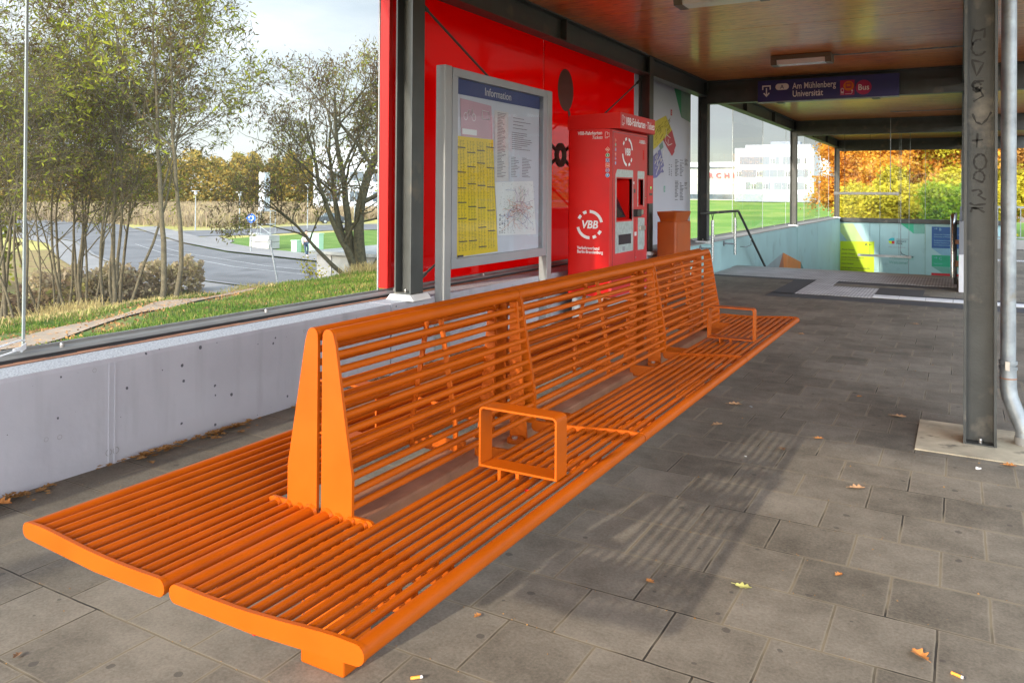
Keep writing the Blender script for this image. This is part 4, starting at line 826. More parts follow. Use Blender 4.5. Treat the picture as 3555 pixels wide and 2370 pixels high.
    for yc in ((2.033, 4.46) if s > 0 else (2.0, 4.40)):   # armrest hoops of flat bar
        x0, x1 = (.222, .478) if s > 0 else (.137, .390); zb, zt_ = (.490, .666) if s > 0 else (.500, .677); th, wd_ = .006, .066; R_c = .016
        def rr_(o): # rounded top corners
            c = []
            c += [(x0+o, zb+o), (x0+o, zt_-R_c)] + [(x0+R_c-(R_c-o)*math.cos(a), zt_-R_c+(R_c-o)*math.sin(a)) for a in np.linspace(0, PI/2, 6)]
            c += [(x1-R_c+(R_c-o)*math.sin(a), zt_-R_c+(R_c-o)*math.cos(a)) for a in np.linspace(0, PI/2, 6)] + [(x1-o, zt_-R_c), (x1-o, zb+o)]
            return c
        po, pi_ = rr_(0), rr_(th); n = len(po); vs = []
        for yy in (yc-wd_/2, yc+wd_/2): vs += [(X(u), yy, z) for u, z in po] + [(X(u), yy, z) for u, z in pi_]
        m = MB(); fo = []; 
        for i in range(n):
            j = (i+1) % n
            fo += [(i,j,2*n+j,2*n+i), (n+i,n+j,3*n+j,3*n+i)]; fo += [(i,j,n+j,n+i), (2*n+i,2*n+j,3*n+j,3*n+i)]
        m.add(vs, fo)
        for u in (x0+.07, x0+.13): m.box(min(X(u-.005),X(u+.005)), max(X(u-.005),X(u+.005)), yc-wd_/2, yc+wd_/2, .448, zb+.001)
        m.build('armrest', M['orange'], bench)
BX = -1.505
MB().box(BX-.083, BX+.083, 1.64, 5.22, .295, .402, .012).build('beam', M['beam_brown'], bench)
for (y0, y1) in ((1.25,1.64),(5.22,5.40)): MB().box(BX-.04, BX+.06, y0, y1, .34, .395, .006).build('beam_end', M['orange'], bench)
for y in (1.628, 4.93):
    m = MB().box(BX-.078, BX+.078, y, y+.115, 0, .296, .006).build('foot', M['orange'], bench)
    k = MB().box(BX-.066, BX+.055, y-.0015, y-.0005, .058, .062).box(BX-.066, BX-.063, y-.0015, y-.0005, .058, .25).build('cover_joint', M['ink'], bench); k.parent = m

# ------------------------------------------------------------------ information showcase
sc = thing('information_showcase', (-3.45, 5.9, 0), 'grey two post information showcase with yellow timetable and route map', 'showcase')
for a, b in ((4.981,5.074),(6.695,6.79)):
    MB().box(-3.494,-3.406,a,b,0,2.262 if a < 5 else 2.258,.006).build('post', M['alu'], sc)
XF = -3.408
m = MB()
for (a,b,c,d) in ((5.085,6.685,2.19,2.256),(5.085,6.685,.70,.775),(5.085,5.160,.775,2.19),(6.612,6.685,.775,2.19)): m.box(-3.47, XF, a, b, c, d, .003)
m.build('frame', M['alu_frame'], sc)
MB().box(-3.472,-3.455,5.10,6.67,.72,2.24).build('back_panel', M['paper'], sc)
MB().poly([(XF-.012,5.158,.773),(XF-.012,6.614,.773),(XF-.012,6.614,2.192),(XF-.012,5.158,2.192)]).build('glass', M['glass_case'], sc)
XI = -3.452
def Q3(nm, pts, m, dx=0, par=sc): return MB().poly([(XI+dx, y, z) for y, z in pts]).build(nm, m, par)
Q3('header', [(5.155,2.066),(6.615,2.073),(6.615,2.195),(5.155,2.195)], M['headblue'], .001)
tx = MB(); text_mb(tx, 'Information', .095, (XI+.003,5.62,2.098), (0,1,0), (0,0,1)); tx.build('lettering', M['offwhite'], sc)
pk = Q3('pink_poster', [(5.25,2.036),(5.73,2.02),(5.75,1.741),(5.27,1.736)], M['pinkposter'], .002)
yl = Q3('timetable', [(5.17,1.735),(5.765,1.738),(5.80,1.3),(5.855,.788),(5.20,.782)], M['yellow'], .002)
Q3('sheet', [(5.78,1.99),(6.02,1.99),(6.03,1.39),(5.80,1.39)], M['offwhite'], .002); Q3('sheet', [(6.03,1.63),(6.48,1.62),(6.49,1.40),(6.05,1.39)], M['paper'], .003)
mp_ = Q3('route_map', [(5.80,1.378),(6.485,1.400),(6.555,.905),(5.85,.925)], M['white'], .003)
MB().poly([(XI+.004,5.283,1.80),(XI+.004,5.50,1.80),(XI+.004,5.50,1.755),(XI+.004,5.283,1.755)]).build('note', M['white'], sc)
rr = random.Random(11); ink = MB(); inky = MB()
def line(mb, y, z, l, h=.004, dx=.004): mb.poly([(XI+dx,y,z),(XI+dx,y+l,z),(XI+dx,y+l,z+h),(XI+dx,y,z+h)])
for c_ in range(4):
    y0 = 5.20 + c_*.148; z = 1.70
    nh = z - rr.uniform(.02,.1)
    while z > .82:
        off = (1.735-z)*.05
        if z < nh: line(ink, y0+off, z, .125, .009, .0045); nh = z - rr.uniform(.10,.19)
        else:
            for q_ in range(3): line(inky, y0+off+q_*.042, z, rr.uniform(.012,.034), .004)
        z -= .0115
    
for (ya,yb,za,zb,st_) in ((6.07,6.24,1.60,1.42,.014),(6.27,6.46,1.60,1.42,.014),(5.83,5.98,1.97,1.42,.013),(6.08,6.46,1.82,1.66,.018),(6.10,6.45,1.95,1.85,.03)):
    z = za
    while z > zb: line(ink, ya, z, rr.uniform(.4,1)*(yb-ya), .004, .0045); z -= st_
for k in range(260): line(ink, rr.uniform(5.86,6.50), rr.uniform(.93,1.37), rr.uniform(.006,.02), .002, .0046)
for k in range(60): line(ink, 5.87+rr.choice((0,.04,.08,.14)), .94+rr.random()*.16, .025, .003, .0045)
ink.build('text_print', M['ink'], sc); inky.build('table_print', M['ink_yel'], sc)
cols = [M['s_green'], M['u_blue'], M['tram_red'], M['bus_pur'], M['orange_print'], M['ink_grey']]
for ci, cm in enumerate(cols):
    m = MB()
    for k in range(11):
        y, z = 6.22+rr.uniform(-.10,.10), 1.13+rr.uniform(-.08,.08); a = rr.uniform(0,2*PI)
        for q_ in range(7):
            l = rr.uniform(.02,.06); y2, z2 = y+math.cos(a)*l, z+math.sin(a)*l*.8; nx, nz = -math.sin(a)*.0012, math.cos(a)*.0012
            if 5.88 < y2 < 6.50 and .95 < z2 < 1.36:
                m.poly([(XI+.0045+ci*.0002,y+nx,z+nz),(XI+.0045+ci*.0002,y2+nx,z2+nz),(XI+.0045+ci*.0002,y2-nx,z2-nz),(XI+.0045+ci*.0002,y-nx,z-nz)])
            y, z = y2, z2; a += rr.choice((-.785,0,0,.785))
    if m.f: m.build('route_lines', cm, sc)
m = MB()
for (cy, cz) in ((5.33,1.90),(5.45,1.90)): ring_mb(m, (XI+.004,cy,cz), .026, .031, 0, 2*PI, (0,1,0), (0,0,1))
m.tube([(XI+.005,5.33,1.90),(XI+.005,5.37,1.955),(XI+.005,5.43,1.955),(XI+.005,5.39,1.90),(XI+.005,5.37,1.955)], .002, 4).tube([(XI+.005,5.45,1.90),(XI+.005,5.425,1.975)], .002, 4)
m.tube([(XI+.005,5.58,1.97),(XI+.005,5.68,1.965),(XI+.005,5.70,1.90),(XI+.005,5.58,1.90),(XI+.005,5.58,1.97)], .0022, 4).build('poster_pictogram', M['white'], sc)
MB().box(XF-.002,XF+.001,5.17,5.25,.785,.80).build('maker_plate', M['ink'], sc)

# ------------------------------------------------------------------ ticket machine
tm = thing('ticket_machine', (-3.12, 7.5, 0), 'red ticket machine with white circular emblem and two steel operating panels', 'ticket machine')
XFm, XBm, YFm, YRm = -2.885, -3.352, 7.027, 7.99
bm_ = MB(); bm_.box(XBm, XFm-.03, YFm+.004, YRm, .30, 1.90)
bm_.build('cabinet_core', M['mr'], tm)
def rounded(x0, x1, y0, y1, r, fr=True):
    pts = []
    for (cx, cy, a0) in ((x1-r, y1-r, 0), (x0+r, y1-r, 90), (x0+r, y0+r, 180), (x1-r, y0+r, 270)):
        for k in range(6): a = math.radians(a0+k*18); pts.append((cx+r*math.cos(a), cy+r*math.sin(a)))
    return pts
MB().prism([(XBm,YFm+.02)] + [(XBm+.02+.02*math.cos(a), YFm+.02+.02*math.sin(a)) for a in np.linspace(PI, 1.5*PI, 6)] + [(XFm-.03,YFm),(XFm-.03,YFm+.02),(XBm+.02,YFm+.02)], 'z', .30, 1.905, True).build('side_panel', M['mr'], tm)
# front frame built around the recesses
fr = MB(); D0 = XFm-.03
def fbox(a, b, c, d, x=XFm): fr.box(D0, x, a, b, c, d)
fbox(YFm, 7.143, .30, 1.90); fbox(7.143, 7.55, .30, 1.027); fbox(7.143, 7.55, 1.436, 1.90); fbox(7.55, 7.734, .30, 1.90); fbox(7.734, 7.870, .30, 1.167); fbox(7.734, 7.870, 1.433, 1.90); fbox(7.870, YRm, .30, 1.90)
fr.build('front_door', M['mr2'], tm)
# recess 1 : interior of the screen bay
rc1 = MB(); XD = XFm-.16
rc1.poly([(XD,7.143,1.10),(XD,7.55,1.10),(XD,7.55,1.436),(XD,7.143,1.436)]); rc1.poly([(XD,7.143,1.436),(XD,7.55,1.436),(XFm,7.55,1.436),(XFm,7.143,1.436)]); rc1.poly([(XD,7.143,1.10),(XD,7.143,1.436),(XFm,7.143,1.436),(XFm,7.143,1.027)])
rc1.poly([(XD,7.55,1.10),(XD,7.55,1.436),(XFm,7.55,1.436),(XFm,7.55,1.027)]); rc1.poly([(XD,7.143,1.10),(XD,7.55,1.10),(XFm,7.55,1.027),(XFm,7.143,1.027)])
# cut bays in core: core is hidden behind, so bays sit in front of a set back core
rc1.build('screen_bay', M['mr'], tm)
sl = MB().poly([(XFm-.030,7.16,1.055),(XFm-.030,7.46,1.055),(XFm-.13,7.40,1.31),(XFm-.13,7.16,1.31)]); sl.build('screen', M['screen'], tm)
rc2 = MB(); XD2 = XFm-.10
for p_ in (((XD2,7.734,1.20),(XD2,7.870,1.20),(XD2,7.870,1.433),(XD2,7.734,1.433)),((XD2,7.734,1.433),(XD2,7.870,1.433),(XFm,7.870,1.433),(XFm,7.734,1.433)),((XD2,7.734,1.20),(XD2,7.734,1.433),(XFm,7.734,1.433),(XFm,7.734,1.167)),((XD2,7.87,1.20),(XD2,7.87,1.433),(XFm,7.87,1.433),(XFm,7.87,1.167)),((XD2,7.734,1.20),(XD2,7.870,1.20),(XFm,7.870,1.167),(XFm,7.734,1.167))): rc2.poly(p_)
rc2.build('ticket_bay', M['mr'], tm)
bpy.data.objects.remove([o for o in tm.children if o.name.startswith('cabinet_core')][0])
m = MB(); m.box(XBm, XD-.004, YFm+.021, YRm, .30, 1.90); m.box(XD-.004, D0, YFm+.021, 7.14, .30, 1.90); m.box(XD-.004, D0, 7.14, YRm-.001, .30, 1.02); m.box(XD-.004, D0, 7.14, YRm-.001, 1.44, 1.90); m.box(XD-.004,D0,7.88,YRm-.001,1.02,1.44); m.build('cabinet', M['mr'], tm)
def plate(nm, pts, m, dx=.0012, par=tm): return MB().poly([(XFm+dx, y, z) for y, z in pts]).build(nm, m, par)
# silver fascia pieces around the bays
plate('panel_trim', [(7.107,1.474),(7.148,1.523),(7.567,1.523),(7.575,1.515),(7.578,1.450),(7.129,1.447),(7.129,1.015),(7.107,1.015)], M['silverplate'])
plate('panel_trim', [(7.563,1.450),(7.578,1.450),(7.585,1.015),(7.563,1.015)], M['silverplate'])
plate('lower_plate', [(7.107,1.013),(7.59,1.013),(7.59,.725),(7.58,.715),(7.107,.712)], M['silverplate'])
plate('panel_trim', [(7.702,1.510),(7.712,1.520),(7.90,1.521),(7.908,1.51),(7.90,1.443),(7.702,1.443)], M['silverplate'])
plate('panel_trim', [(7.702,1.443),(7.722,1.443),(7.722,1.155),(7.702,1.155)], M['silverplate']); plate('panel_trim', [(7.882,1.443),(7.900,1.443),(7.900,1.155),(7.882,1.155)], M['silverplate'])
plate('lower_plate', [(7.718,1.041),(7.915,1.036),(7.92,.75),(7.89,.709),(7.718,.71)], M['silverplate'])
MB().box(XFm, XFm+.006, 7.195, 7.516, .792, .889).build('output_flap', M['screen'], tm)
MB().box(XFm, XFm+.05, 7.59, 7.70, 1.055, 1.13, .006).build('card_terminal', M['black'], tm)
MB().box(XFm+.001, XFm+.012, 7.785, 7.86, 1.072, 1.125, .003).build('coin_slot', M['stainless'], tm); MB().box(XFm+.0015, XFm+.02, 7.745, 7.90, .912, .955, .003).build('note_slot', M['bolt'], tm)
MB().box(XFm, XFm+.004, 7.60, 7.64, 1.295, 1.335).build('lens', M['black'], tm); MB().box(XFm+.0005, XFm+.002, 7.585, 7.61, 1.385, 1.41).build('sticker', M['white'], tm)
vd = MB().box(XFm-.18, XFm+.005, YRm+.008, YRm+.178, 1.184, 1.482, .005).build('ticket_validator', M['mr2'], tm)
k = MB().poly([(XFm+.0065,8.075,1.362),(XFm+.0065,8.11,1.362),(XFm+.0065,8.092,1.328)]).build('indicator', M['lampgreen'], tm); k.parent = vd
k = MB().box(XFm+.005,XFm+.008,8.05,8.14,1.268,1.295).build('slot', M['black'], tm); k.parent = vd
# hood
XH = XFm+.082
hd = MB().prism([(XBm,1.905),(XH,1.908),(XH,2.060),(XBm+.02,2.045),(XBm,2.0)], 'y', YFm-.010, YRm-.010).build('hood', M['mr'], tm)
MB().box(XH, XH+.004, YFm-.010, YRm-.010, 1.909, 2.060, .0015).build('hood_front', M['mr2'], tm)
tx = MB(); RY, UZ = (0,1,0), (0,0,1)
text_mb(tx, 'VBB-Fahrkarten', .105, (XH+.0055,7.150,1.950), RY, UZ, bold=.014, fit=.535); text_mb(tx, 'Tickets', .105, (XH+.0055,7.735,1.950), RY, UZ, shear=.25, bold=.004, fit=.215); text_mb(tx, '·', .1, (XH+.0055,7.700,1.950), RY, UZ)
def ticket_icon(mb, o, ry, s_):
    """little ticket outline; o=(fixed coord function)"""
    for (a,b,c,d) in ((0,.45,0,.06),(0,.06,0,1),(.39,.45,0,.25),(.39,.45,.55,1),(0,.45,.94,1),(.2,.75,.18,.24),(.69,.75,.18,.86),(.45,.75,.80,.86)):
        mb.add([o(a*s_,c*s_),o(b*s_,c*s_),o(b*s_,d*s_),o(a*s_,d*s_)], [(0,1,2,3)])
ticket_icon(tx, lambda a,b: (XH+.0055, 7.05+a, 1.937+b), None, .098)
text_mb(tx, 'VBB', .098, (XFm+.003,7.412,1.668), RY, UZ, bold=.025, shear=.2, align='CENTER', sx=.92)
c_ = (XFm+.002,7.412,1.70)
for a0, a1 in ((10,78),(98,118),(132,150),(190,262),(282,302),(316,334)): ring_mb(tx, c_, .118, .146, math.radians(a0), math.radians(a1), RY, UZ)
text_mb(tx, 'ODEG', .048, (XFm+.003,7.83,1.806), RY, UZ, bold=.02, align='CENTER', sx=.8)
for k in range(3): tx.add([(XFm+.003,7.735+k*.006,1.81+k*.012),(XFm+.003,7.775,1.81+k*.012),(XFm+.003,7.775,1.815+k*.012),(XFm+.003,7.735+k*.006,1.815+k*.012)],[(0,1,2,3)]); tx.add([(XFm+.003,7.885,1.81+k*.012),(XFm+.003,7.925-k*.006,1.81+k*.012),(XFm+.003,7.925-k*.006,1.815+k*.012),(XFm+.003,7.885,1.815+k*.012)],[(0,1,2,3)])
tx.build('lettering', M['white'], tm)
tx = MB(); YS2 = YFm-.003
text_mb(tx, 'VBB-Fahrkarten', .047, (-3.245,YS2,1.853), R_, U_, bold=.016, fit=.255); text_mb(tx, 'Tickets', .047, (-3.096,YS2,1.810), R_, U_, shear=.25, fit=.105)
ticket_icon(tx, lambda a,b: (-2.960+a, YS2, 1.815+b), None, .06)
text_mb(tx, 'VBB', .105, (-3.118,YS2,.953), R_, U_, bold=.028, shear=.2, align='CENTER', sx=.95)
c_ = (-3.114,YS2,.987)
for a0, a1 in ((12,90),(105,122),(136,154),(192,270),(285,302),(316,334)): ring_mb(tx, c_, .112, .141, math.radians(a0), math.radians(a1), R_, U_)
text_mb(tx, 'Verkehrsverbund', .042, (-3.245,YS2,.748), R_, U_, bold=.016, fit=.233); text_mb(tx, 'Berlin-Brandenburg', .042, (-3.245,YS2,.711), R_, U_, bold=.016, fit=.268)
tx.build('lettering', M['white'], tm)
# transport icons, side and front
def icon(cx, y_or_x, z, sz, kind, front):
    o = (lambda a,b,d: (XFm+.002+d, cx+a, z+b)) if front else (lambda a,b,d: (cx+a, YFm-.002-d, z+b)); r_v, u_v = ((0,1,0),(0,0,1)) if front else ((1,0,0),(0,0,1))
    def sq(m_, h, d, w=None): w = w or h; mb = MB(); mb.poly([o(-w,-h,d),o(w,-h,d),o(w,h,d),o(-w,h,d)]); mb.build('icon', m_, tm)
    def dc(m_, h, d): mb = MB(); mb.poly([o(h*math.cos(2*PI*i/20),h*math.sin(2*PI*i/20),d) for i in range(20)]); mb.build('icon', m_, tm)
    txt = {'S':'S','U':'U','T':'Tram','B':'BUS','F':'F','D':'Bahn'}[kind]; fs = {'S':1.5,'U':1.5,'T':.62,'B':.7,'F':1.5,'D':.55}[kind]*sz
    if kind == 'S': dc(M['white'], sz, 0); dc(M['s_green'], sz*.88, .0004)
    if kind == 'U': sq(M['white'], sz*.92, 0); sq(M['u_blue'], sz*.8, .0004)
    if kind == 'T': sq(M['white'], sz*.92, 0); sq(M['tram_red'], sz*.8, .0004)
    if kind == 'B': dc(M['white'], sz, 0); dc(M['bus_pur'], sz*.88, .0004)
    if kind == 'F': dc(M['white'], sz, 0); dc(M['f_blue'], sz*.9, .0004)
    if kind == 'D':
        for q_, m_ in ((1.15, M['white']), (1.0, M['tram_red'])): mb = MB(); d = .0004*(q_ < 1.1); mb.poly([o(-sz*q_,0,d),o(0,-sz*q_,d),o(sz*q_,0,d),o(0,sz*q_,d)]); mb.build('icon', m_, tm)
    mb = MB(); text_mb(mb, txt, fs, o(0,-fs*.34,.0012), r_v, u_v, align='CENTER', bold=.02); mb.build('icon_letter', M['white'], tm)
for k, z in zip('DSUTBF', (1.709,1.654,1.604,1.556,1.510,1.462)): icon(-2.933, 0, z, .021, k, False)
for k, z in zip('DSUTBF', (1.80,1.757,1.712,1.668,1.624,1.580)): icon(7.103, 0, z, .017, k, True)
dj = MB()
for (a,b,c,d) in ((7.036,7.040,.40,1.878),(7.966,7.970,.40,1.878),(7.036,7.970,1.876,1.880),(7.036,7.970,.398,.402),(7.640,7.643,.40,1.03)): dj.box(XFm+.0002, XFm+.0014, a, b, c, d)
dj.build('door_gap', M['screen'], tm)
for y_, z_ in ((7.945,1.25),(7.945,.55),(7.66,.64)): MB().tube([(XFm,y_,z_),(XFm+.004,y_,z_)], .009, 10).build('lock', M['bolt'], tm)
MB().box(XFm+.0005,XFm+.0018,7.86,7.89,1.64,1.74).build('keyhole_cover', M['mr'], tm)
MB().box(XFm+.0016,XFm+.0024,7.62,7.68,.86,.90).build('sticker', M['offwhite'], tm); MB().box(XFm+.0016,XFm+.0024,7.30,7.36,.73,.77).build('sticker', M['ink_grey'], tm)
MB().box(XBm+.03, XFm-.06, YFm+.05, YRm-.04, 0, .2995, .004).build('plinth', M['facade_b'], tm)

# ------------------------------------------------------------------ waste bin
bn = thing('waste_bin', (-3.22, 9.95, 0), 'orange steel waste bin with flared hood in front of the map board', 'waste bin')
x0, x1, y0, y1 = -3.35, -3.098, 9.64, 10.27
MB().prism(rounded(x0, x1, y0, y1, .03), 'z', .06, .930, True).build('body', M['orange2'], bn)
MB().box(x1-.001, x1+.004, y0+.035, y1-.03, .12, .915, .002).build('door', M['orange2'], bn); MB().prism(rounded(x0+.03,x1-.03,y0+.03,y1-.03,.02),'z',0,.059,True).build('base', M['steel2'], bn)
hd = MB(); prof = [(.045,.928),(.040,.955),(.025,.985),(.004,1.015),(-.008,1.06)]
rings = [[(px, py, z) for px, py in rounded(x0+i_*.6, x1-i_*.6, y0+i_, y1-i_, max(.012,.03-i_*.2))] for i_, z in prof]; n = len(rings[0]); vs = sum(rings, [])
hd.add(vs, [(k*n+i, k*n+(i+1)%n, (k+1)*n+(i+1)%n, (k+1)*n+i) for k in range(len(rings)-1) for i in range(n)], True)
hd.poly([(px,py,1.045) for px, py in rounded(x0,x1,y0,y1,.03)]); hd.build('hood', M['orange2'], bn)

# ------------------------------------------------------------------ small litter on the platform
def oak_leaf(mb, x, y, size, rot, seed, z=.004):
    r_ = random.Random(seed); n = 15; half = []
    for i in range(n+1):
        t = i/n; wv = math.sin(PI*min(1,t*1.02))**.7 * .30*(1+.38*math.sin(t*PI*6.5)); half.append((t-.5, wv))
    pts = [(a, b) for a, b in half] + [(a, -b*(.85+.3*r_.random())) for a, b in half[::-1][1:-1]]
    ca_, sa_ = math.cos(rot), math.sin(rot); cu = r_.uniform(.15,.5); tw = r_.uniform(-.4,.4); P_ = []
    for a, b in pts: P_.append((x+(a*ca_-b*sa_)*size, y+(a*sa_+b*ca_)*size, z + size*(cu*abs(b)*1.2 + tw*b*a + .25*a*a)))
    mb.add(P_ + [(x,y,z+size*.02)], [(i,(i+1)%len(P_),len(P_)) for i in range(len(P_))])
    mb.tube([(x-ca_*.5*size,y-sa_*.5*size,z+.003+size*.05),(x-ca_*.72*size,y-sa_*.72*size,z+.006)], size*.012, 4); return mb
spec = [(-1.198,4.918,.085,.3,'tan','tan oak leaf closest to the far half of the bench front'),(-1.182,4.442,.07,1.0,'tan','narrow tan oak leaf on the shaded paving beside the bench'),
 (-.785,4.19,.05,2.0,'brown','small curled brown leaf at the edge of the bench shadow'),(-.647,4.47,.05,.4,'orange','small orange leaf between the slat shadow and the column plinth'),
 (-.311,5.154,.08,.1,'tan','tan leaf with a purple spot just left of the column plinth'),(-.393,3.806,.07,.5,'tan','pale tan oak leaf in the middle of the sunlit paving'),
 (-.358,2.912,.035,1.1,'orange','tiny orange leaf crumb below the pale tan leaf'),(-.62,2.663,.055,.1,'yellow','yellow green oak leaf on the near paving'),
 (-.90,2.543,.035,2.6,'orange','small torn orange leaf left of the yellow leaf'),(-.097,2.519,.06,2.3,'orange','orange oak leaf near the bottom right corner'),
 (.208,4.491,.06,.2,'orange','orange leaf in front of the downpipe foot'),(-.56,5.531,.035,.3,'orange','tiny orange leaf at the canopy shadow edge'),
 (-.392,8.913,.07,.2,'tan','small leaf on the far paving before the white guide line'),(-1.281,2.069,.03,1.4,'orange','tiny leaf fragment on the paving under the front rail'),
 (-2.275,1.251,.03,2.0,'brown','tiny brown leaf at the lower left corner'),(.30,4.47,.05,.9,'brown','brown leaf at the right edge of the photo beyond the downpipe'),(-1.28,7.7,.06,.3,'tan','tan leaf on the shaded paving past the bench end')]
for i, (x,y,s_,r_,c_,lb) in enumerate(spec):
    tag(oak_leaf(MB(), x, y, s_, r_, i).build('fallen_leaf', {'tan':M['graffiti_leaf_a'],'orange':M['leaf_o'],'yellow':M['leaf_y'],'brown':M['leaf_b']}[c_]), lb, 'leaf', 'fallen leaves on the platform')
lt = MB(); rr = random.Random(21)
for k in range(1000):
    y = rr.uniform(1.2, 7.5); d = abs(rr.gauss(0,.024)) + (.10 if rr.random() < .06 else 0)
    dens = .55+.35*math.sin(y*5.1)+.3*math.sin(y*11)
    if rr.random() > dens: continue
    oak_leaf(lt, WX+.03+d, y, rr.uniform(.018,.055), rr.uniform(0,6.3), k, .003+rr.random()*.018)
tag(lt.build('leaf_litter', M['litter'], origin=(0,0,0)), 'band of dry brown leaves gathered along the foot of the lavender wall', 'leaf litter', kind='stuff')
oak_leaf(MB(), -3.33, 1.62, .09, .2, 77, .01); tag(oak_leaf(MB(), -3.40, 1.80, .085, .5, 78, .012).build('fallen_leaf', M['leaf_o']), 'large orange leaf against the wall at the left edge', 'leaf', 'fallen leaves on the platform')
gt = MB(); rr = random.Random(33)
for k in range(1500):
    x = rr.uniform(-3.4,.9); y = rr.uniform(1.2,9)
    if rr.random() < .7:   # grit gathers along the joints
        j = round((y-2.409)/.297); y = 2.409+j*.297+rr.gauss(0,.008)
    q_ = rr.uniform(.0012,.0036)*(1.8 if rr.random() < .05 else 1); a = rr.uniform(0,6.3)
    gt.add([(x+q_*math.cos(a+i*1.57)*rr.uniform(.5,1.1), y+q_*math.sin(a+i*1.57)*rr.uniform(.5,1.1), .001) for i in range(4)]+[(x,y,q_*.9)], [(0,1,4),(1,2,4),(2,3,4),(3,0,4)])
tag(gt.build('grit', M['litter'], origin=(0,0,0)), 'fine grit and leaf crumbs scattered along the slab joints', 'grit', kind='stuff')
for (x,y,a,lb) in ((-1.258,1.725,.75,'cigarette butt with burnt tip near the bench foot'),(-.004,2.465,-.35,'cigarette butt near the bottom right corner')):
    t_ = thing('cigarette_butt', (x,y,.006), lb, 'cigarette butt'); d = Vector((math.cos(a), math.sin(a), 0)); p = Vector((x,y,.006))
    MB().tube([p-d*.016,p+d*.009], .0042, 8).build('filter', M['butt'], t_); MB().tube([p+d*.009,p+d*.015], .0041, 8).build('paper_end', M['offwhite'], t_); MB().tube([p+d*.015,p+d*.018], .0038, 7).build('ash_tip', M['ink'], t_)
rr = random.Random(8)
def scrap(x,y,s_,m_,lb,z=.003):
    mb = MB(); pts = [(x+s_*math.cos(a)*rr.uniform(.5,1), y+s_*math.sin(a)*rr.uniform(.5,1), z+rr.uniform(0,s_*.6)) for a in np.linspace(0,2*PI,8)[:-1]]
    mb.add(pts+[(x,y,z+s_*.5)], [(i,(i+1)%7,7) for i in range(7)]); tag(mb.build('paper_scrap', m_), lb, 'scrap')
scrap(-1.789,1.655,.012,M['wrapper'],'tiny red wrapper scrap on the paving left of the bench foot'); scrap(.077,4.364,.018,M['white'],'white crumpled scrap on the paving before the column plinth'); scrap(-1.108,4.915,.014,M['galv'],'small foil scrap beside the tan leaf at the bench'); scrap(-.92,3.98,.010,M['white'],'white paper crumb inside the striped bench shadow')
scrap(-1.05,1.965,.022,M['wrapper'],'shiny red sweet wrapper caught under the near armrest',.455)
# ------------------------------------------------------------------ terrain
def sm(a, b, t): t = min(1, max(0, (t-a)/(b-a))); return t*t*(3-2*t)
PR = [(-4,-.45),(-9,-.62),(-14.5,-1.22),(-18,-1.60),(-21,-2.25),(-25.5,-3.3)]
def prof(x):
    if x >= -4: return PR[0][1]
    for (a,za),(b,zb) in zip(PR[:-1], PR[1:]):
        if x >= b: return za + (zb-za)*(x-a)/(b-a)
    return -3.3
def hgt(x, y):
    if x > -4.05:
        if x > 7.5 or y > 29.5: return -.45
        return -6.0
    z = prof(x - 5*sm(22, 29, y))
    ang = math.degrees(math.atan2(-x, max(1, y)))
    z += 2.6*sm(33, 25, ang)*sm(45, 230, y) if x < -5 else 0
    if z > -3.25 and x < -6: z += .07*math.sin(x*1.3+y*.6)*math.sin(y*.9-x*.4)
    return z
xs = sorted(set(list(np.arange(-32,-4.05,.5)) + [-4.06,-4.04] + list(np.arange(-120,-32,4)) + list(np.arange(-700,-120,30)) + [-1600,-3.9,0,4,7.4,7.6,12,20,40,80,160,400,1200]))
ysn = sorted(set(list(np.arange(-6,34,.5)) + list(np.arange(34,120,3)) + list(np.arange(120,620,20)) + [29.4,29.6,-1200,-400,-100,-40,-15,900,1600,2600]))
V = [(x, y, hgt(x, y)) for y in ysn for x in xs]; nx = len(xs)
me = bpy.data.meshes.new('ground'); F = [(j*nx+i, j*nx+i+1, (j+1)*nx+i+1, (j+1)*nx+i) for j in range(len(ysn)-1) for i in range(nx-1)]
me.from_pydata(V, [], F); me.update()
for k in ('g_near','g_wood','g_field','g_meadow','g_island'): me.materials.append(M[k])
for p in me.polygons:
    c = p.center; ang = math.degrees(math.atan2(-c.x, max(.5, c.y))); i = 0
    if c.x < -18.2 and c.x > -29 and ang > 47 and c.y < 24: i = 1
    elif c.x > -30 and c.y < 34: i = 0
    elif ang < 30: i = 2
    elif ang > 52 and c.x > -60: i = 1
    elif c.x > -62 and 30 < ang and c.y < 75 : i = 4
    else: i = 3
    p.material_index = i; p.use_smooth = True
go = bpy.data.objects.new('ground', me); COL.objects.link(go); tag(go, kind='structure')
def strip(name, pts_l, pts_r, m, lift, mid=None):
    """sheet between two polylines, draped on the terrain"""
    V = []; n = len(pts_l); K = 5
    for (a, b) in zip(pts_l, pts_r):
        for k in range(K):
            t = k/(K-1); x = a[0]+(b[0]-a[0])*t; y = a[1]+(b[1]-a[1])*t; V.append((x, y, hgt(x, y)+lift))
    F = [(i*K+k, i*K+k+1, (i+1)*K+k+1, (i+1)*K+k) for i in range(n-1) for k in range(K-1)]
    mb = MB(); mb.add(V, F, True); return tag(mb.build(name, m, origin=(0,0,0)), kind='structure')
def dens(pts, n=6):
    o = []
    for a, b in zip(pts[:-1], pts[1:]):
        for k in range(n): o.append((a[0]+(b[0]-a[0])*k/n, a[1]+(b[1]-a[1])*k/n))
    return o + [pts[-1]]
pc = dens([(-8.2,1.5),(-10.5,4.6),(-12.2,7.0),(-13.8,9.3),(-15.8,12.3),(-17.9,15.9),(-20.0,19.0)], 14)
strip('path', [(x-.80-.06*math.sin(i*.37), y+.3) for i, (x, y) in enumerate(pc)], [(x+.65+.07*math.sin(i*.29+1), y-.3) for i, (x, y) in enumerate(pc)], M['path'], .03)
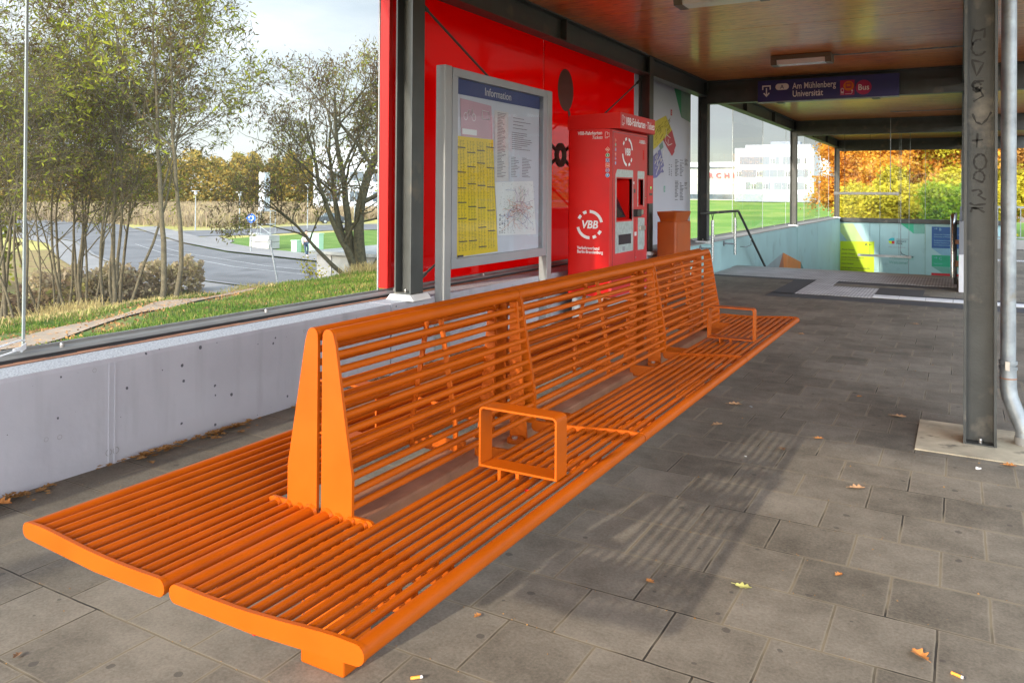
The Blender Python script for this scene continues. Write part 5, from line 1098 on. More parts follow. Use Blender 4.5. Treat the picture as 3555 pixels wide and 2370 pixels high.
near = dens([(-19.5,26.2),(-28,26.4),(-40,27.9),(-52,33.5),(-66,41),(-90,48),(-160,66)]); far = dens([(-19.5,37.0),(-28.9,36.4),(-34.6,37.4),(-46.4,40.0),(-57,44.5),(-90,62),(-160,92)])
strip('road', near, far, M['asphalt'], .05)
def off(a, b, t): return [(p[0]+(q[0]-p[0])*t, p[1]+(q[1]-p[1])*t) for p, q in zip(a, b)]
n1 = near[:24]; f1 = far[:24]
strip('road_marking', off(n1,f1,.50), off(n1,f1,.509), M['roadwhite'], .062); strip('road_marking', off(n1,f1,.655), off(n1,f1,.664), M['roadwhite'], .062)
strip('pavement', [(x, y-2.6) for x, y in near[:30]], [(x, y-.25) for x, y in near[:30]], M['asphalt2'], .045)
strip('kerb', [(x, y-.25) for x, y in near[:30]], near[:30], M['kerb'], .10)
strip('kerb', far[:30], [(x, y+.3) for x, y in far[:30]], M['kerb'], .16)
strip('pavement', [(x, y+.3) for x, y in far[:30]], [(x-.3, y+3.4) for x, y in far[:30]], M['asphalt2'], .13)
strip('road', dens([(-66,49),(-62.0,58),(-62.5,68),(-56,80),(-40,95)]), dens([(-78,50),(-72.5,63.5),(-74,78),(-66,94),(-46,112)]), M['asphalt'], .052)
strip('kerb', dens([(-78,50),(-72.5,63.5),(-74,78),(-66,94)]), dens([(-78.5,50.4),(-73,63.9),(-74.5,78.4),(-66.5,94.4)]), M['kerb'], .15)
strip('pavement', dens([(-63,45.2),(-56,46.5),(-51.5,43.5)]), dens([(-63.5,53.5),(-56.5,49.5),(-51.5,44.0)]), M['asphalt2'], .055)

# ------------------------------------------------------------------ grass blades (stuff)
def blades(name, n, xr, yr, h0, h1, m, seed, keep=lambda x, y: True, clump=.0, label=None, wd=.012):
    rg_ = np.random.RandomState(seed); X = []; 
    while len(X) < n:
        x = rg_.uniform(*xr); y = rg_.uniform(*yr)
        if keep(x, y): X.append((x, y))
    X = np.array(X); 
    if clump: X = X + rg_.normal(0, clump, X.shape)
    Z = np.array([hgt(a, b) for a, b in X]); H = rg_.uniform(h0, h1, n); A = rg_.uniform(0, 2*PI, n); Ln = rg_.normal(0, .35, (n, 2))*H[:,None]
    dx, dy = np.cos(A)*wd, np.sin(A)*wd; V = np.zeros((n, 4, 3), np.float32)
    V[:,0] = np.stack([X[:,0]-dx, X[:,1]-dy, Z-.02], 1); V[:,1] = np.stack([X[:,0]+dx, X[:,1]+dy, Z-.02], 1)
    V[:,2] = np.stack([X[:,0]+dx*.5+Ln[:,0], X[:,1]+dy*.5+Ln[:,1], Z+H], 1); V[:,3] = np.stack([X[:,0]-dx*.5+Ln[:,0], X[:,1]-dy*.5+Ln[:,1], Z+H], 1)
    o = raw_mesh(name, V.reshape(-1,3), np.arange(n*4).reshape(-1,4), m); return tag(o, label, 'grass', kind='stuff')
def wedge(x, y): a = math.degrees(math.atan2(-x, max(.3, y))); return 30 < a < 66
def offpath(x, y): return min((x-a)**2+(y-b)**2 for a, b in pc[::4]) > .95
blades('grass', 34000, (-19,-8), (1,20), .03, .09, M['blade'], 1, lambda x, y: wedge(x, y) and offpath(x, y), label='short green grass on the slope behind the glass')
blades('grass', 16000, (-25,-16), (14,27.5), .05, .15, M['blade'], 2, lambda x, y: wedge(x, y) and offpath(x, y), label='green grass on the crest in front of the road')
tuft = [(-9.9,5.0),(-14.5,12.2),(-15.6,13.2),(-20.5,18.6),(-21.5,19.2),(-19.4,18.2),(-22.2,20.2),(-19.0,22.6),(-20.0,24.0),(-18.0,21.5),(-20.6,12.6),(-19.2,11.6),(-22,20.8),(-13.4,7.6),(-23,21.8)]
tuft = [t for t in tuft if offpath(*t) and min((t[0]-a)**2+(t[1]-b)**2 for a, b in pc) > 2.2]
blades('dry_grass', 4200, (-24,-8), (2,26), .12, .42, M['blade_dry'], 3, lambda x, y: min((x-a)**2+(y-b)**2 for a, b in tuft) < .5*random.random()**2*2.0, label='tufts of straw coloured dry grass on the slope', wd=.009)
blades('fallen_leaf_cover', 7000, (-24,-8), (2,24), .01, .05, M['litter'], 9, lambda x, y: wedge(x, y) and random.random() < (.9 if not offpath(x, y) else .35), label='brown fallen leaves strewn over the slope and path', wd=.03)
blades('woodland_litter', 14000, (-30,-16), (8,24), .03, .15, M['blade_dry'], 5, lambda x, y: 46 < math.degrees(math.atan2(-x, y)) < 68 and offpath(x, y), label='brown leaves and dry stalks under the locust trees', wd=.02)
blades('reed_band', 26000, (-175,-66), (64,150), .9, 2.0, M['fol_reed'], 4, lambda x, y: x < -77-.15*(y-70) and 32 < math.degrees(math.atan2(-x, y)) < 64, label='brownish tall grass band beyond the roundabout', wd=.10)

# ------------------------------------------------------------------ trees
def tube_arrays(P, R, ns):
    n = len(P); P = np.array(P); T = np.gradient(P, axis=0); T /= np.linalg.norm(T, axis=1)[:,None]+1e-9
    ref = np.array([.3,.9,.1]); A = np.cross(T, ref); A /= np.linalg.norm(A, axis=1)[:,None]+1e-9; B = np.cross(T, A)
    t = np.arange(ns)*2*PI/ns; V = P[:,None,:] + (A[:,None,:]*np.cos(t)[None,:,None] + B[:,None,:]*np.sin(t)[None,:,None])*np.array(R)[:,None,None]
    F = []; 
    for i in range(n-1):
        for k in range(ns): F.append((i*ns+k, i*ns+(k+1)%ns, (i+1)*ns+(k+1)%ns, (i+1)*ns+k))
    return V.reshape(-1,3), np.array(F)
def grow(rg, p, d, L, r, depth, out, tips, up=.05, wig=.16, ratio=(.35,.6), nchild=(4,7), start=.3, maxd=3, ang=(.5,1.0)):
    n = max(4, int(5+L*1.2)) if depth < 3 else 4
    P = [p.copy()]; R = [r]; q = p.copy(); dd = d/np.linalg.norm(d)
    for i in range(n):
        dd = dd + rg.normal(0, wig, 3)/math.sqrt(n)*1.6 + np.array([0,0,up]); dd /= np.linalg.norm(dd)
        q = q + dd*L/n; P.append(q.copy()); R.append(r*(1-.78*(i+1)/n))
    out.append((P, R, depth))
    if depth >= maxd-1:
        for i in range(1, len(P)): tips.append((P[i], P[i]-P[i-1]))
    if depth >= maxd: return
    for k in range(rg.randint(*nchild)):
        t = start + (1-start)*rg.rand()**.8; i = min(len(P)-2, int(t*(len(P)-1))); b = P[i] + (P[i+1]-P[i])*rg.rand()
        base = P[i+1]-P[i]; base = base/np.linalg.norm(base); a = rg.uniform(*ang); rnd = rg.normal(0,1,3); perp = rnd - base*np.dot(rnd, base); perp /= np.linalg.norm(perp)
        nd = base*math.cos(a) + perp*math.sin(a)
        grow(rg, b, nd, L*rg.uniform(*ratio)*(1.15-.5*t), R[i]*rg.uniform(.45,.65), depth+1, out, tips, up, wig*1.25, ratio, nchild, .2, maxd, ang)
def wood_mesh(out):
    Vs = []; Fs = []; b = 0
    for P, R, dp in out:
        v, f = tube_arrays(P, np.maximum(R, .005), [8,6,4,3,3][dp]); Vs.append(v); Fs.append(f+b); b += len(v)
    return np.concatenate(Vs), np.concatenate(Fs)
def leaves(rg, tips, per, kind, size):
    T = np.array([t[0] for t in tips]); D = np.array([t[1] for t in tips]); idx = rg.randint(0, len(T), int(len(T)*per)); P = T[idx] + rg.normal(0, .07 if kind != 'mass' else .18, (len(idx),3)); n = len(P)
    A = rg.normal(0,1,(n,3)); A[:,2] = A[:,2]*.5 - (.55 if kind == 'frond' else 1.6 if kind == 'pod' else 0); A /= np.linalg.norm(A,axis=1)[:,None]
    B = np.cross(A, rg.normal(0,1,(n,3))); B /= np.linalg.norm(B,axis=1)[:,None]
    Ls = size*rg.uniform(.6,1.3,n)[:,None]; W = Ls*{'frond':.15,'pod':.16,'mass':.42}[kind]
    q = [P - B*W*.5, P + A*Ls*.45 - B*W, P + A*Ls, P + A*Ls*.5 + B*W]
    return np.stack(q,1).reshape(-1,3), np.arange(n*4).reshape(-1,4)
def make_tree(name, loc, stems, seed, label, cat, group, parts, barkm, params, crown='crown', z=None, scale=1.0, rot=0):
    rg = np.random.RandomState(seed); out = []; tips = []
    for (dx, dy, lx, ly, L, r) in stems:
        grow(rg, np.array([dx, dy, -.15]), np.array([lx, ly, 1.0]), L, r, 0, out, tips, **params)
    t_ = thing(name, (loc[0], loc[1], hgt(*loc) if z is None else z), label, cat, group)
    V, F = wood_mesh(out); raw_mesh('trunk', V, F, barkm, parent=t_)
    for k_ in t_.children: k_.data.polygons.foreach_set('use_smooth', [True]*len(k_.data.polygons))
    for (kind, per, size, m_) in parts:
        V, F = leaves(rg, tips, per, kind, size); raw_mesh(crown, V, F, m_, parent=t_)
    t_.scale = (scale,)*3; t_.rotation_euler.z = rot; return t_
LP = dict(up=.035, wig=.15, ratio=(.42,.62), nchild=(7,10), start=.26, maxd=3, ang=(.45,1.0))
lt1 = make_tree('locust_tree', (-18.9,14.1), [(0,0,.02,.03,9.0,.085),(.25,.2,.12,.14,8.2,.075)], 11, 'yellow green locust tree with twin trunks nearest to the trodden path', 'tree', 'locust trees behind the glass', [('frond',.85,.18,M['fol_locust']),('pod',.5,.11,M['fol_brown'])], M['bark'], LP)
lt2 = make_tree('locust_tree', (-21.2,14.3), [(0,0,-.05,.02,8.5,.065),(.4,.1,.08,.06,8.0,.05),(-.4,.2,-.12,.1,8.4,.055),(.1,-.4,.02,-.10,7.5,.045)], 12, 'locust clump with a fan of four thin trunks left of the twin trunk tree', 'tree', 'locust trees behind the glass', [('frond',.55,.18,M['fol_locust']),('pod',.42,.11,M['fol_brown'])], M['bark'], LP)
def place(src, loc, rot, sc_, lb):
    c = copy_tree(src); c.location = (loc[0], loc[1], hgt(*loc)); c.rotation_euler.z = rot; c.scale = (sc_,)*3; c['label'] = lb; c['_w'] = (0,0,0); return c
place(lt2, (-23.3,14.6), 1.9, .86, 'locust clump with dark close set trunks in the left third of the glass')
place(lt2, (-24.5,14.5), 4.0, .80, 'locust clump behind the dark trunks at the left')
place(lt2, (-22.2,12.3), 3.0, .74, 'locust clump just right of the tape tied glass joint')
place(lt1, (-24.3,12.9), 2.2, .76, 'locust tree at the far left edge of the glass')
place(lt2, (-21.0,10.2), .9, .70, 'locust clump cut by the left border of the photo')
place(lt1, (-26.0,16.2), 5.1, .80, 'background locust tree seen between the trunk clumps')
place(lt1, (-27.5,18.8), 3.6, .80, 'small background locust tree close to the road')
rtree = make_tree('brown_tree', (-20.5,24.3), [(0,0,-.05,.0,8.0,.24),(.05,.04,.24,.28,7.2,.18),(-.05,.04,-.36,-.35,7.2,.18),(0,-.05,.16,-.40,6.6,.14),(.02,.05,-.50,.10,6.4,.14),(.05,.0,.60,.52,5.4,.12),(-.03,.0,-.75,-.55,4.6,.10)], 24, 'spreading brown leaved tree with a thick short trunk left of the red panel', 'tree', None, [('pod',1.35,.14,M['fol_brown']),('frond',.35,.15,M['fol_locust'])], M['bark2'], dict(up=.02, wig=.22, ratio=(.45,.66), nchild=(6,9), start=.22, maxd=3, ang=(.5,1.1)), scale=1.1)
sp = MB()   # small young shrub by the trunk
make_tree('young_shrub', (-21.6,22.6), [(0,0,.05,.0,.9,.012),(.05,.05,.2,.1,.7,.01),(-.05,0,-.2,.1,.7,.01)], 31, 'young pale green shrub left of the thick brown trunk', 'shrub', None, [('mass',1.0,.09,M['fol_yellowgreen'])], M['bark'], dict(up=.03, wig=.2, ratio=(.4,.6), nchild=(3,5), start=.2, maxd=2, ang=(.5,1.0)))

# autumn trees beyond the stair end
AP = dict(up=.05, wig=.20, ratio=(.34,.50), nchild=(7,10), start=.12, maxd=3, ang=(.5,1.15))
def autumn(loc, H, seed, mt, lb, per=6.5, sz=.15, mat2=None):
    st_ = [(0,0,0,0,H,.13),(.2,.1,.2,.1,H*.75,.09),(-.2,.0,-.2,.1,H*.75,.09),(0,-.2,.1,-.3,H*.65,.08),(.1,.1,-.15,.3,H*.7,.08),(-.1,.1,.4,-.1,H*.45,.07),(-.1,.1,-.4,-.1,H*.45,.07)]
    return make_tree('autumn_tree', loc, st_, seed, lb, 'tree', 'autumn trees behind the stair end glazing', [('mass',per,sz,mt)] + ([('mass',per*.5,sz,mat2)] if mat2 else []), M['bark2'], AP, z=-1.2)
autumn((-3.3,40.5), 5.9, 41, M['fol_orange'], 'orange oak left of centre behind the end glazing')
autumn((-1.2,39.0), 6.8, 42, M['fol_orange'], 'orange and green tree in the middle behind the end glazing', 6, .15, M['fol_rust'])
autumn((-2.2,35.5), 3.0, 43, M['fol_yellowgreen'], 'low yellow green tree in front of the orange oaks', 7, .15)
autumn((.3,37.5), 5.2, 44, M['fol_yellowgreen'], 'tall yellow green tree right of centre behind the end glazing', 7, .15)
autumn((-.4,34.0), 2.3, 45, M['fol_green'], 'bright green young tree close to the graffiti column', 8, .14)
autumn((.0,43.5), 7.0, 46, M['fol_rust'], 'rust coloured tree at the right behind the end glazing', 6, .15)
autumn((-3.5,36.0), 2.4, 47, M['fol_yellowgreen'], 'low yellowish bush at the left corner of the end glazing', 9, .12)
autumn((-4.0,45.5), 6.6, 48, M['fol_rust'], 'half bare tree at the left behind the end glazing', 1.3, .13)

# bare young trees in front of the archive
BP = dict(up=.06, wig=.12, ratio=(.42,.6), nchild=(6,9), start=.25, maxd=3, ang=(.4,.8))
b1 = make_tree('bare_tree', (-60,150), [(0,0,0,0,9,.16)], 51, 'bare young tree with round crown in front of the beige archive', 'tree', 'bare young trees on the campus', [('mass',.35,.12,M['fol_rust'])], M['bark2'], BP)
for (loc, s_, lb) in (((-55,163),1.0,'bare young tree between the archive and the white building'),((-76,158),.95,'bare tree behind the narrow glass left of the handrail column')):
    place(b1, loc, s_*3, s_, lb)

# far wood as stuff
def wood_band(name, pts, n, hmin, hmax, m, seed, depth, sz, label):
    rg = np.random.RandomState(seed); k = rg.rand(n)*(len(pts)-1); i = k.astype(int); f = (k-i)[:,None]; pts = np.array(pts, float); C = pts[i]*(1-f) + pts[i+1]*f
    d = rg.uniform(-1,1,n)*depth; C = C + np.stack([-d*.7, d*.7], 1)
    lump = (.72+.28*np.sin(k*9.7)*np.sin(k*23.1+1)); H = (hmin + (hmax-hmin)*lump); z = H*rg.rand(n)**.75
    base = np.array([hgt(a, b) for a, b in C]); P = np.stack([C[:,0], C[:,1], base+z], 1)
    A = rg.normal(0,1,(n,3)); A /= np.linalg.norm(A,axis=1)[:,None]; B = np.cross(A, rg.normal(0,1,(n,3))); B /= np.linalg.norm(B,axis=1)[:,None]; S_ = rg.uniform(.5,1.2,n)[:,None]*sz
    V = np.stack([P-A*S_, P-B*S_*.6, P+A*S_, P+B*S_*.6], 1).reshape(-1,3); return tag(raw_mesh(name, V, np.arange(n*4).reshape(-1,4), m), label, 'wood', kind='stuff')
wood_band('far_wood', [(-215,95),(-190,120),(-165,140),(-150,158),(-140,178)], 42000, 7, 15, M['fol_far'], 61, 14, .55, 'olive and orange far wood behind the roundabout')
wood_band('far_wood', [(-330,40),(-260,60),(-225,85)], 16000, 10, 18, M['fol_far'], 62, 14, .8, 'far wood behind the locust trunks')
wood_band('far_wood', [(-120,205),(-100,215),(-88,222)], 7000, 1.5, 4, M['fol_rust'], 63, 4, .35, 'rusty hedge beside the archive car park')
wood_band('far_wood', [(14,150),(30,165),(60,150),(120,120)], 9000, 3, 8, M['fol_rust'], 64, 6, .5, 'brown far wood beyond the tracks')

wood_band('undergrowth', [(-41,4),(-39,14),(-38,20)], 5000, 2.0, 4.8, M['fol_locust'], 65, 3.0, .20, 'leafy undergrowth behind the locust trunks')
wood_band('undergrowth', [(-26,10),(-27,13),(-28,17.5)], 2600, .4, 1.3, M['fol_brown'], 66, 2.0, .12, 'low brown undergrowth between the locust trunks')
wood_band('undergrowth', [(-31,17.5),(-30.5,21),(-30,24.5)], 5200, .5, 1.7, M['fol_reed'], 67, .9, .12, 'dry reeds at the road edge between the locust trunks')
# ------------------------------------------------------------------ buildings
def wbox(t_, nm, cx, cy, ux, uy, a, b, z0, z1, m_, dpt, out_=0):
    """box on a facade: along unit (ux,uy) from a..b, protruding out_ and deep dpt"""
    nx_, ny_ = uy, -ux
    mb = MB(); pts = []
    for t in (a, b):
        for o_ in (out_, out_-dpt): pts.append((cx+ux*t+nx_*o_, cy+uy*t+ny_*o_))
    q = [pts[0], pts[2], pts[3], pts[1]]; mb.prism([(p[0],p[1]) for p in q], 'z', z0, z1); return mb.build(nm, m_, t_)
zb = -.75
cx, cy = -49.0, 199.0; ux, uy = .995, .0998
lab = thing('laboratory_building', (cx, cy, zb), 'white four storey laboratory building with grey window bands', 'building')
wbox(lab,'wall',cx,cy,ux,uy,0,18.4,zb,zb+13.2,M['facade'],18)
wbox(lab,'side_wing',cx,cy,ux,uy,18.4,21.5,zb,zb+12.6,M['facade'],12,-6)
wbox(lab,'base_band',cx,cy,ux,uy,.2,18.2,zb,zb+1.9,M['facade_b'],.3,.06)
wbox(lab,'plant_room',cx,cy,ux,uy,2.2,17.5,zb+13.2,zb+14.1,M['facade'],12,-3); wbox(lab,'roof_screen',cx,cy,ux,uy,8,15,zb+14.1,zb+15.0,M['facade_g'],6,-5)
rr = random.Random(4)
for (z0, z1, a0, a1) in ((zb+9.1,zb+11.0,1.1,16.8),(zb+6.0,zb+7.9,.3,17.2),(zb+2.95,zb+4.8,2.6,17.0)):
    x = a0
    while x < a1:
        wv = rr.choice((1.0,1.3,1.8,2.2)); g_ = rr.random() < .5
        if z0 > zb+9 and x < 7: g_ = True; wv = 2.4
        e = min(x+wv, a1)
        if g_: wbox(lab,'facade_panel',cx,cy,ux,uy,x,e-.05,z0,z1,M['facade_g'],.12,.05)
        else:
            wn = wbox(lab,'window',cx,cy,ux,uy,x+.1,min(x+1.2,e),z0+.15,z1-.45,M['window'],.12,.06); k = wbox(lab,'frame',cx,cy,ux,uy,x+.55,x+.65,z0+.15,z1-.45,M['facade'],.1,.10); k.parent = wn
            wbox(lab,'facade_panel',cx,cy,ux,uy,min(x+1.25,e),e+.001 if e > x+1.25 else min(x+1.25,e)+.01,z0,z1,M['facade_g'],.12,.05)
        x = e + (.0 if g_ else rr.choice((0,.8)))
arc_ = thing('archive_building', (-66,228,zb), 'long beige archive hall with large red letters on its facade', 'building')
wbox(arc_,'wall',-112,222,.995,.0998,0,66,zb,zb+10.3,M['archive'],30); wbox(arc_,'roof_edge',-112,222,.995,.0998,-.4,66.4,zb+9.6,zb+10.9,M['facade'],30,.5)
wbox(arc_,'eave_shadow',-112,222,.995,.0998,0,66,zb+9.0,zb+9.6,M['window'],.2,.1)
for z_ in (2.2,4.4,6.8): wbox(arc_,'panel_joint',-112,222,.995,.0998,0,66,zb+z_,zb+z_+.08,M['facade_g'],.1,.06)
wbox(arc_,'ground_windows',-112,222,.995,.0998,8,58,zb+.3,zb+1.7,M['window'],.1,.08)
tx = MB()
for ch, t in (('A',46.4),('R',48.9),('C',51.0),('H',53.3),('I',55.7),('V',57.3)):
    text_mb(tx, ch, 2.1, (-112+.995*t+.1*.2, 222+.0998*t-.35, zb+6.4), (.995,.0998,0), (0,0,1), bold=.03, depth=.2)
tx.build('lettering', M['redletter'], arc_)
far2 = thing('campus_building', (-40,260,zb), 'low white building behind the right end of the laboratory', 'building')
wbox(far2,'wall',-27,240,.99,.1,0,18,zb,zb+9,M['facade'],14); wbox(far2,'window_band',-27,240,.99,.1,1,17,zb+5.5,zb+7.2,M['window'],.1,.05)
hb = thing('institute_building', (-92,118,-3.3), 'white institute building with dark square windows behind the brown tree', 'building')
zc = -3.0; cx, cy = -104,112; ux, uy = .77,.64
wbox(hb,'wall',cx,cy,ux,uy,14,52,zc,zc+16.5,M['facade'],14)
wbox(hb,'front_wing',cx,cy,ux,uy,-2,14,zc,zc+12.5,M['facade'],12,-1.5)
for fz in (2.2,6.0,9.6,13.2):
    for k in range(8): 
        if k*4.3+15.5 < 50: wn = wbox(hb,'window',cx,cy,ux,uy,15.5+k*4.3,17.8+k*4.3,zc+fz,zc+fz+1.9,M['window'],.1,.05)
for fz in (2.2,6.0): 
    for k in range(3): wbox(hb,'window',cx,cy,ux,uy,.5+k*4.3,3.0+k*4.3,zc+fz,zc+fz+1.9,M['window'],.1,-1.45)

# ------------------------------------------------------------------ cars
def car(x, y, rot, m_, lb, group):
    z = hgt(x, y); t_ = thing('parked_car', (0,0,0), lb, 'car', group)
    MB().prism([(-2.15,.35),(-2.2,.75),(-2.1,.95),(-1.2,1.0),(1.0,.98),(2.0,.82),(2.15,.6),(2.1,.35)], 'y', -.85, .85).build('body', m_, t_)
    MB().prism([(-1.75,.97),(-1.25,1.42),(.35,1.42),(1.0,.97)], 'y', -.74, .74).build('windows', M['window'], t_)
    MB().prism([(-1.22,1.425),(-1.1,1.46),(.25,1.46),(.34,1.425)], 'y', -.72, .72).build('roof', m_, t_)
    for a in (-1.35, 1.35):
        for b in (-.86, .70):
            w_ = MB().tube([(a,b,.32),(a,b+.16,.32)], .32, 14).build('wheel', M['black'], t_); k = MB().tube([(a,b-.005,.32),(a,b+.165,.32)], .18, 12).build('rim', M['galv'], t_); k.parent = w_
    t_.location = (x, y, z); t_.rotation_euler.z = rot; return t_
car(-169,164,.7,M['car_red'],'red hatchback parked behind the steel signpost','cars parked at the institute'); car(-185,167,.7,M['car_blue'],'blue car parked left of the red hatchback','cars parked at the institute'); car(-162,166,.75,M['car_dark'],'dark car parked right of the red hatchback','cars parked at the institute')
car(-76,84,.9,M['car_dark'],'dark car on the road behind the brown tree crown','cars parked at the institute'); car(-70,92,.9,M['car_grey'],'grey car beside the dark car behind the brown tree','cars parked at the institute')
for (x, y, m_, lb) in ((-66,168,M['car_white'],'white car at the right of the archive car park'),(-69.5,172,M['car_grey'],'grey car behind the white car at the archive'),(-61.5,171,M['car_dark'],'black car between the white and the red car at the archive'),(-57.5,172,M['car_red'],'red car at the right end of the archive car park'),(-81,165,M['car_grey'],'silver car seen left of the handrail column'),(-64.5,178,M['car_blue'],'blue car in the second row of the archive car park')):
    car(x, y, .25, m_, lb, 'cars in the archive car park')

# ------------------------------------------------------------------ street furniture beyond the glass
sb = thing('steel_signpost', (-47.5,45.0,-3.3), 'slim white billboard on a steel frame weighted with concrete blocks', 'billboard')
for (a, b, c, d) in ((-48.1,-46.3,43.9,45.0),(-49.2,-48.3,44.6,45.6),(-50.3,-49.4,45.6,46.6)):
    for z in (-3.25,-2.72): MB().box(a,b,c,d,z,z+.50,.02).build('ballast_block', M['concrete'], sb)
m = MB()
for (x, y) in ((-47.9,44.2),(-46.7,44.4),(-47.2,45.4),(-48.6,45.2)): m.tube([(x,y,-2.2),(x,y,-.3)], .035, 6)
for z in (-2.15,-1.4,-.35): m.tube([(-47.9,44.2,z),(-46.7,44.4,z),(-47.2,45.4,z),(-48.6,45.2,z),(-47.9,44.2,z)], .03, 5)
m.tube([(-47.9,44.2,-1.4),(-46.7,44.4,-2.1)], .025, 5).build('frame', M['galv'], sb)
MB().box(-48.2,-47.6,44.6,45.2,-.3,2.7).build('board', M['facade'], sb)
rs = thing('roundabout_sign', (-45.3,41.2,-3.3), 'round blue roundabout sign with white arrows on a steel pole', 'traffic sign')
MB().tube([(-45.3,41.2,-3.3),(-45.3,41.2,-.5)], .045, 8).build('pole', M['galv'], rs)
fw = Vector((.74,-.67,0)).normalized(); rv = Vector((.67,.74,0)).normalized(); c0 = Vector((-45.3,41.2,-.78)) + fw*.06
mb = MB(); mb.tube([c0, c0+fw*.02], .33, 24); mb.build('disc', M['signblue'], rs)
mb = MB()
for k in range(3):
    a0 = math.radians(90+120*k); ring_mb(mb, c0+fw*.025, .13, .20, a0, a0+math.radians(75), rv, (0,0,1), depth=0); a1 = a0+math.radians(105); am = a0+math.radians(72)
    pt = lambda r_, a: c0+fw*.026+rv*math.cos(a)*r_+Vector((0,0,1))*math.sin(a)*r_
    mb.poly([pt(.08,am), pt(.165,a1), pt(.25,am)])
mb.build('arrows', M['white'], rs)
yt = MB().tube([(-45.3,41.2,-.42),(-45.3,41.2,-.40)],.05,8)
for (x, y, w_, h_, lb) in ((-42.7,42.9,.55,.85,'low pale green utility cabinet left of the pedestrian'),(-40.6,42.6,1.25,1.45,'tall pale green utility cabinet behind the pedestrian')):
    t_ = thing('utility_cabinet', (x,y,-3.3), lb, 'utility cabinet', 'utility cabinets by the pavement'); MB().box(x-w_/2,x+w_/2,y,y+.5,-3.3,-3.3+h_,.02).build('cabinet', M['boxgreen'], t_); MB().box(x-w_/2-.03,x+w_/2+.03,y-.03,y+.53,-3.3+h_,-3.24+h_).build('lid', M['boxgreen'], t_); MB().box(x-.005,x+.005,y-.004,y-.001,-3.2,-3.35+h_).build('door_gap', M['ink'], t_)
for (x, y, h_, lb) in ((-73.9,59.3,4.4,'left street lamp with flat white head beyond the roundabout'),(-68.5,60.7,4.3,'second street lamp with two flat heads beyond the roundabout'),(-67.4,69.9,5.2,'thin street lamp behind the concrete ballast blocks'),(-45.2,52.5,5.4,'tall street lamp behind the brown tree')):
    t_ = thing('street_lamp', (x,y,-3.3), lb, 'street lamp', 'street lamps by the roundabout'); MB().tube([(x,y,-3.3),(x,y,-3.3+h_)], .07, 8, r2=.045).build('pole', M['galv'], t_); MB().tube([(x,y,-3.3+h_-.35),(x,y,-3.3+h_)], .16, 10).build('lamp_shade', M['facade'], t_); MB().tube([(x,y,-3.3+h_),(x,y,-3.24+h_)], .42, 14).build('lid', M['facade'], t_)
o = MB().tube([(-27.7,26.9,-3.3),(-28.1,26.7,-1.05)], .045, 8); t_ = thing('leaning_post', (-27.8,26.8,-3.3), 'leaning grey metal post at the near edge of the road', 'post'); o.build('post', M['galv'], t_); MB().box(-28.20,-28.0,26.66,26.70,-1.25,-1.0).build('small_plate', M['galv'], t_)
us = thing('concrete_shelter', (-23,31,-3.3), 'low concrete wall and flat slab roof right of the trunk by the road', 'shelter')
MB().box(-26.9,-22.2,28.6,29.2,-3.3,-1.75).build('wall', M['concrete_d'], us); MB().box(-26.9,-26.0,28.55,28.6,-3.3,-1.75).build('pale_pier', M['concrete'], us); MB().box(-27.3,-10,28.4,33.5,-1.745,-1.60).build('roof', M['concrete_d'], us)
MB().tube([(-27.0,33.0,-3.3),(-27.0,33.0,-1.75)], .08, 8).build('post', M['galv'], us); MB().tube([(-22.4,28.5,-3.3),(-22.4,28.5,-1.75)], .07, 8).build('post', M['galv'], us)

# ------------------------------------------------------------------ pedestrian
def skin_mesh(name, verts, edges, radii, m_, parent, root=0, sub=1):
    me = bpy.data.meshes.new(name); me.from_pydata(verts, edges, []); o = bpy.data.objects.new(name, me); COL.objects.link(o)
    sk = o.modifiers.new('s', 'SKIN'); 
    for v, r_ in zip(me.skin_vertices[0].data, radii): v.radius = (r_, r_)
    me.skin_vertices[0].data[root].use_root = True
    sb_ = o.modifiers.new('u', 'SUBSURF'); sb_.levels = sub; sb_.render_levels = sub
    dg = bpy.context.evaluated_depsgraph_get(); m2 = bpy.data.meshes.new_from_object(o.evaluated_get(dg)); m2.name = name
    bpy.data.objects.remove(o); m2.materials.append(m_); o = bpy.data.objects.new(name, m2); COL.objects.link(o); o.parent = parent
    for p in m2.polygons: p.use_smooth = True
    return o
pe = thing('person', (-38.4,39.7,-3.17), 'pedestrian in a pale jacket and dark jeans looking at a phone by the green cabinets', 'person')
J = dict(pel=(0,0,.95), ch=(0,0,1.22), sh=(0,0,1.40), nk=(.02,0,1.50), hd=(.05,0,1.62), ht=(.04,0,1.72),
         hl=(0,.09,.90), kl=(.10,.10,.50), al=(.02,.10,.09), tl=(.16,.10,.03), hr=(0,-.09,.90), kr=(.12,-.10,.52), ar=(.30,-.10,.12), tr=(.42,-.10,.08),
         sl=(0,.19,1.38), el=(.03,.24,1.10), wl=(.24,.12,1.14), fl=(.31,.10,1.17), sr=(0,-.19,1.38), er=(-.02,-.24,1.10), wr=(.06,-.25,.86), fr_=(.07,-.25,.78))
K = list(J); vs = [J[k] for k in K]; E_ = [('pel','ch'),('ch','sh'),('sh','nk'),('nk','hd'),('hd','ht'),('pel','hl'),('hl','kl'),('kl','al'),('al','tl'),('pel','hr'),('hr','kr'),('kr','ar'),('ar','tr'),('sh','sl'),('sl','el'),('el','wl'),('wl','fl'),('sh','sr'),('sr','er'),('er','wr'),('wr','fr_')]
RD = dict(pel=.14,ch=.14,sh=.10,nk=.06,hd=.10,ht=.085,hl=.09,kl=.06,al=.04,tl=.035,hr=.09,kr=.06,ar=.04,tr=.035,sl=.06,el=.045,wl=.03,fl=.035,sr=.06,er=.045,wr=.03,fr_=.035)
skin_mesh('body', vs, [(K.index(a),K.index(b)) for a, b in E_], [RD[k] for k in K], M['skin'], pe)
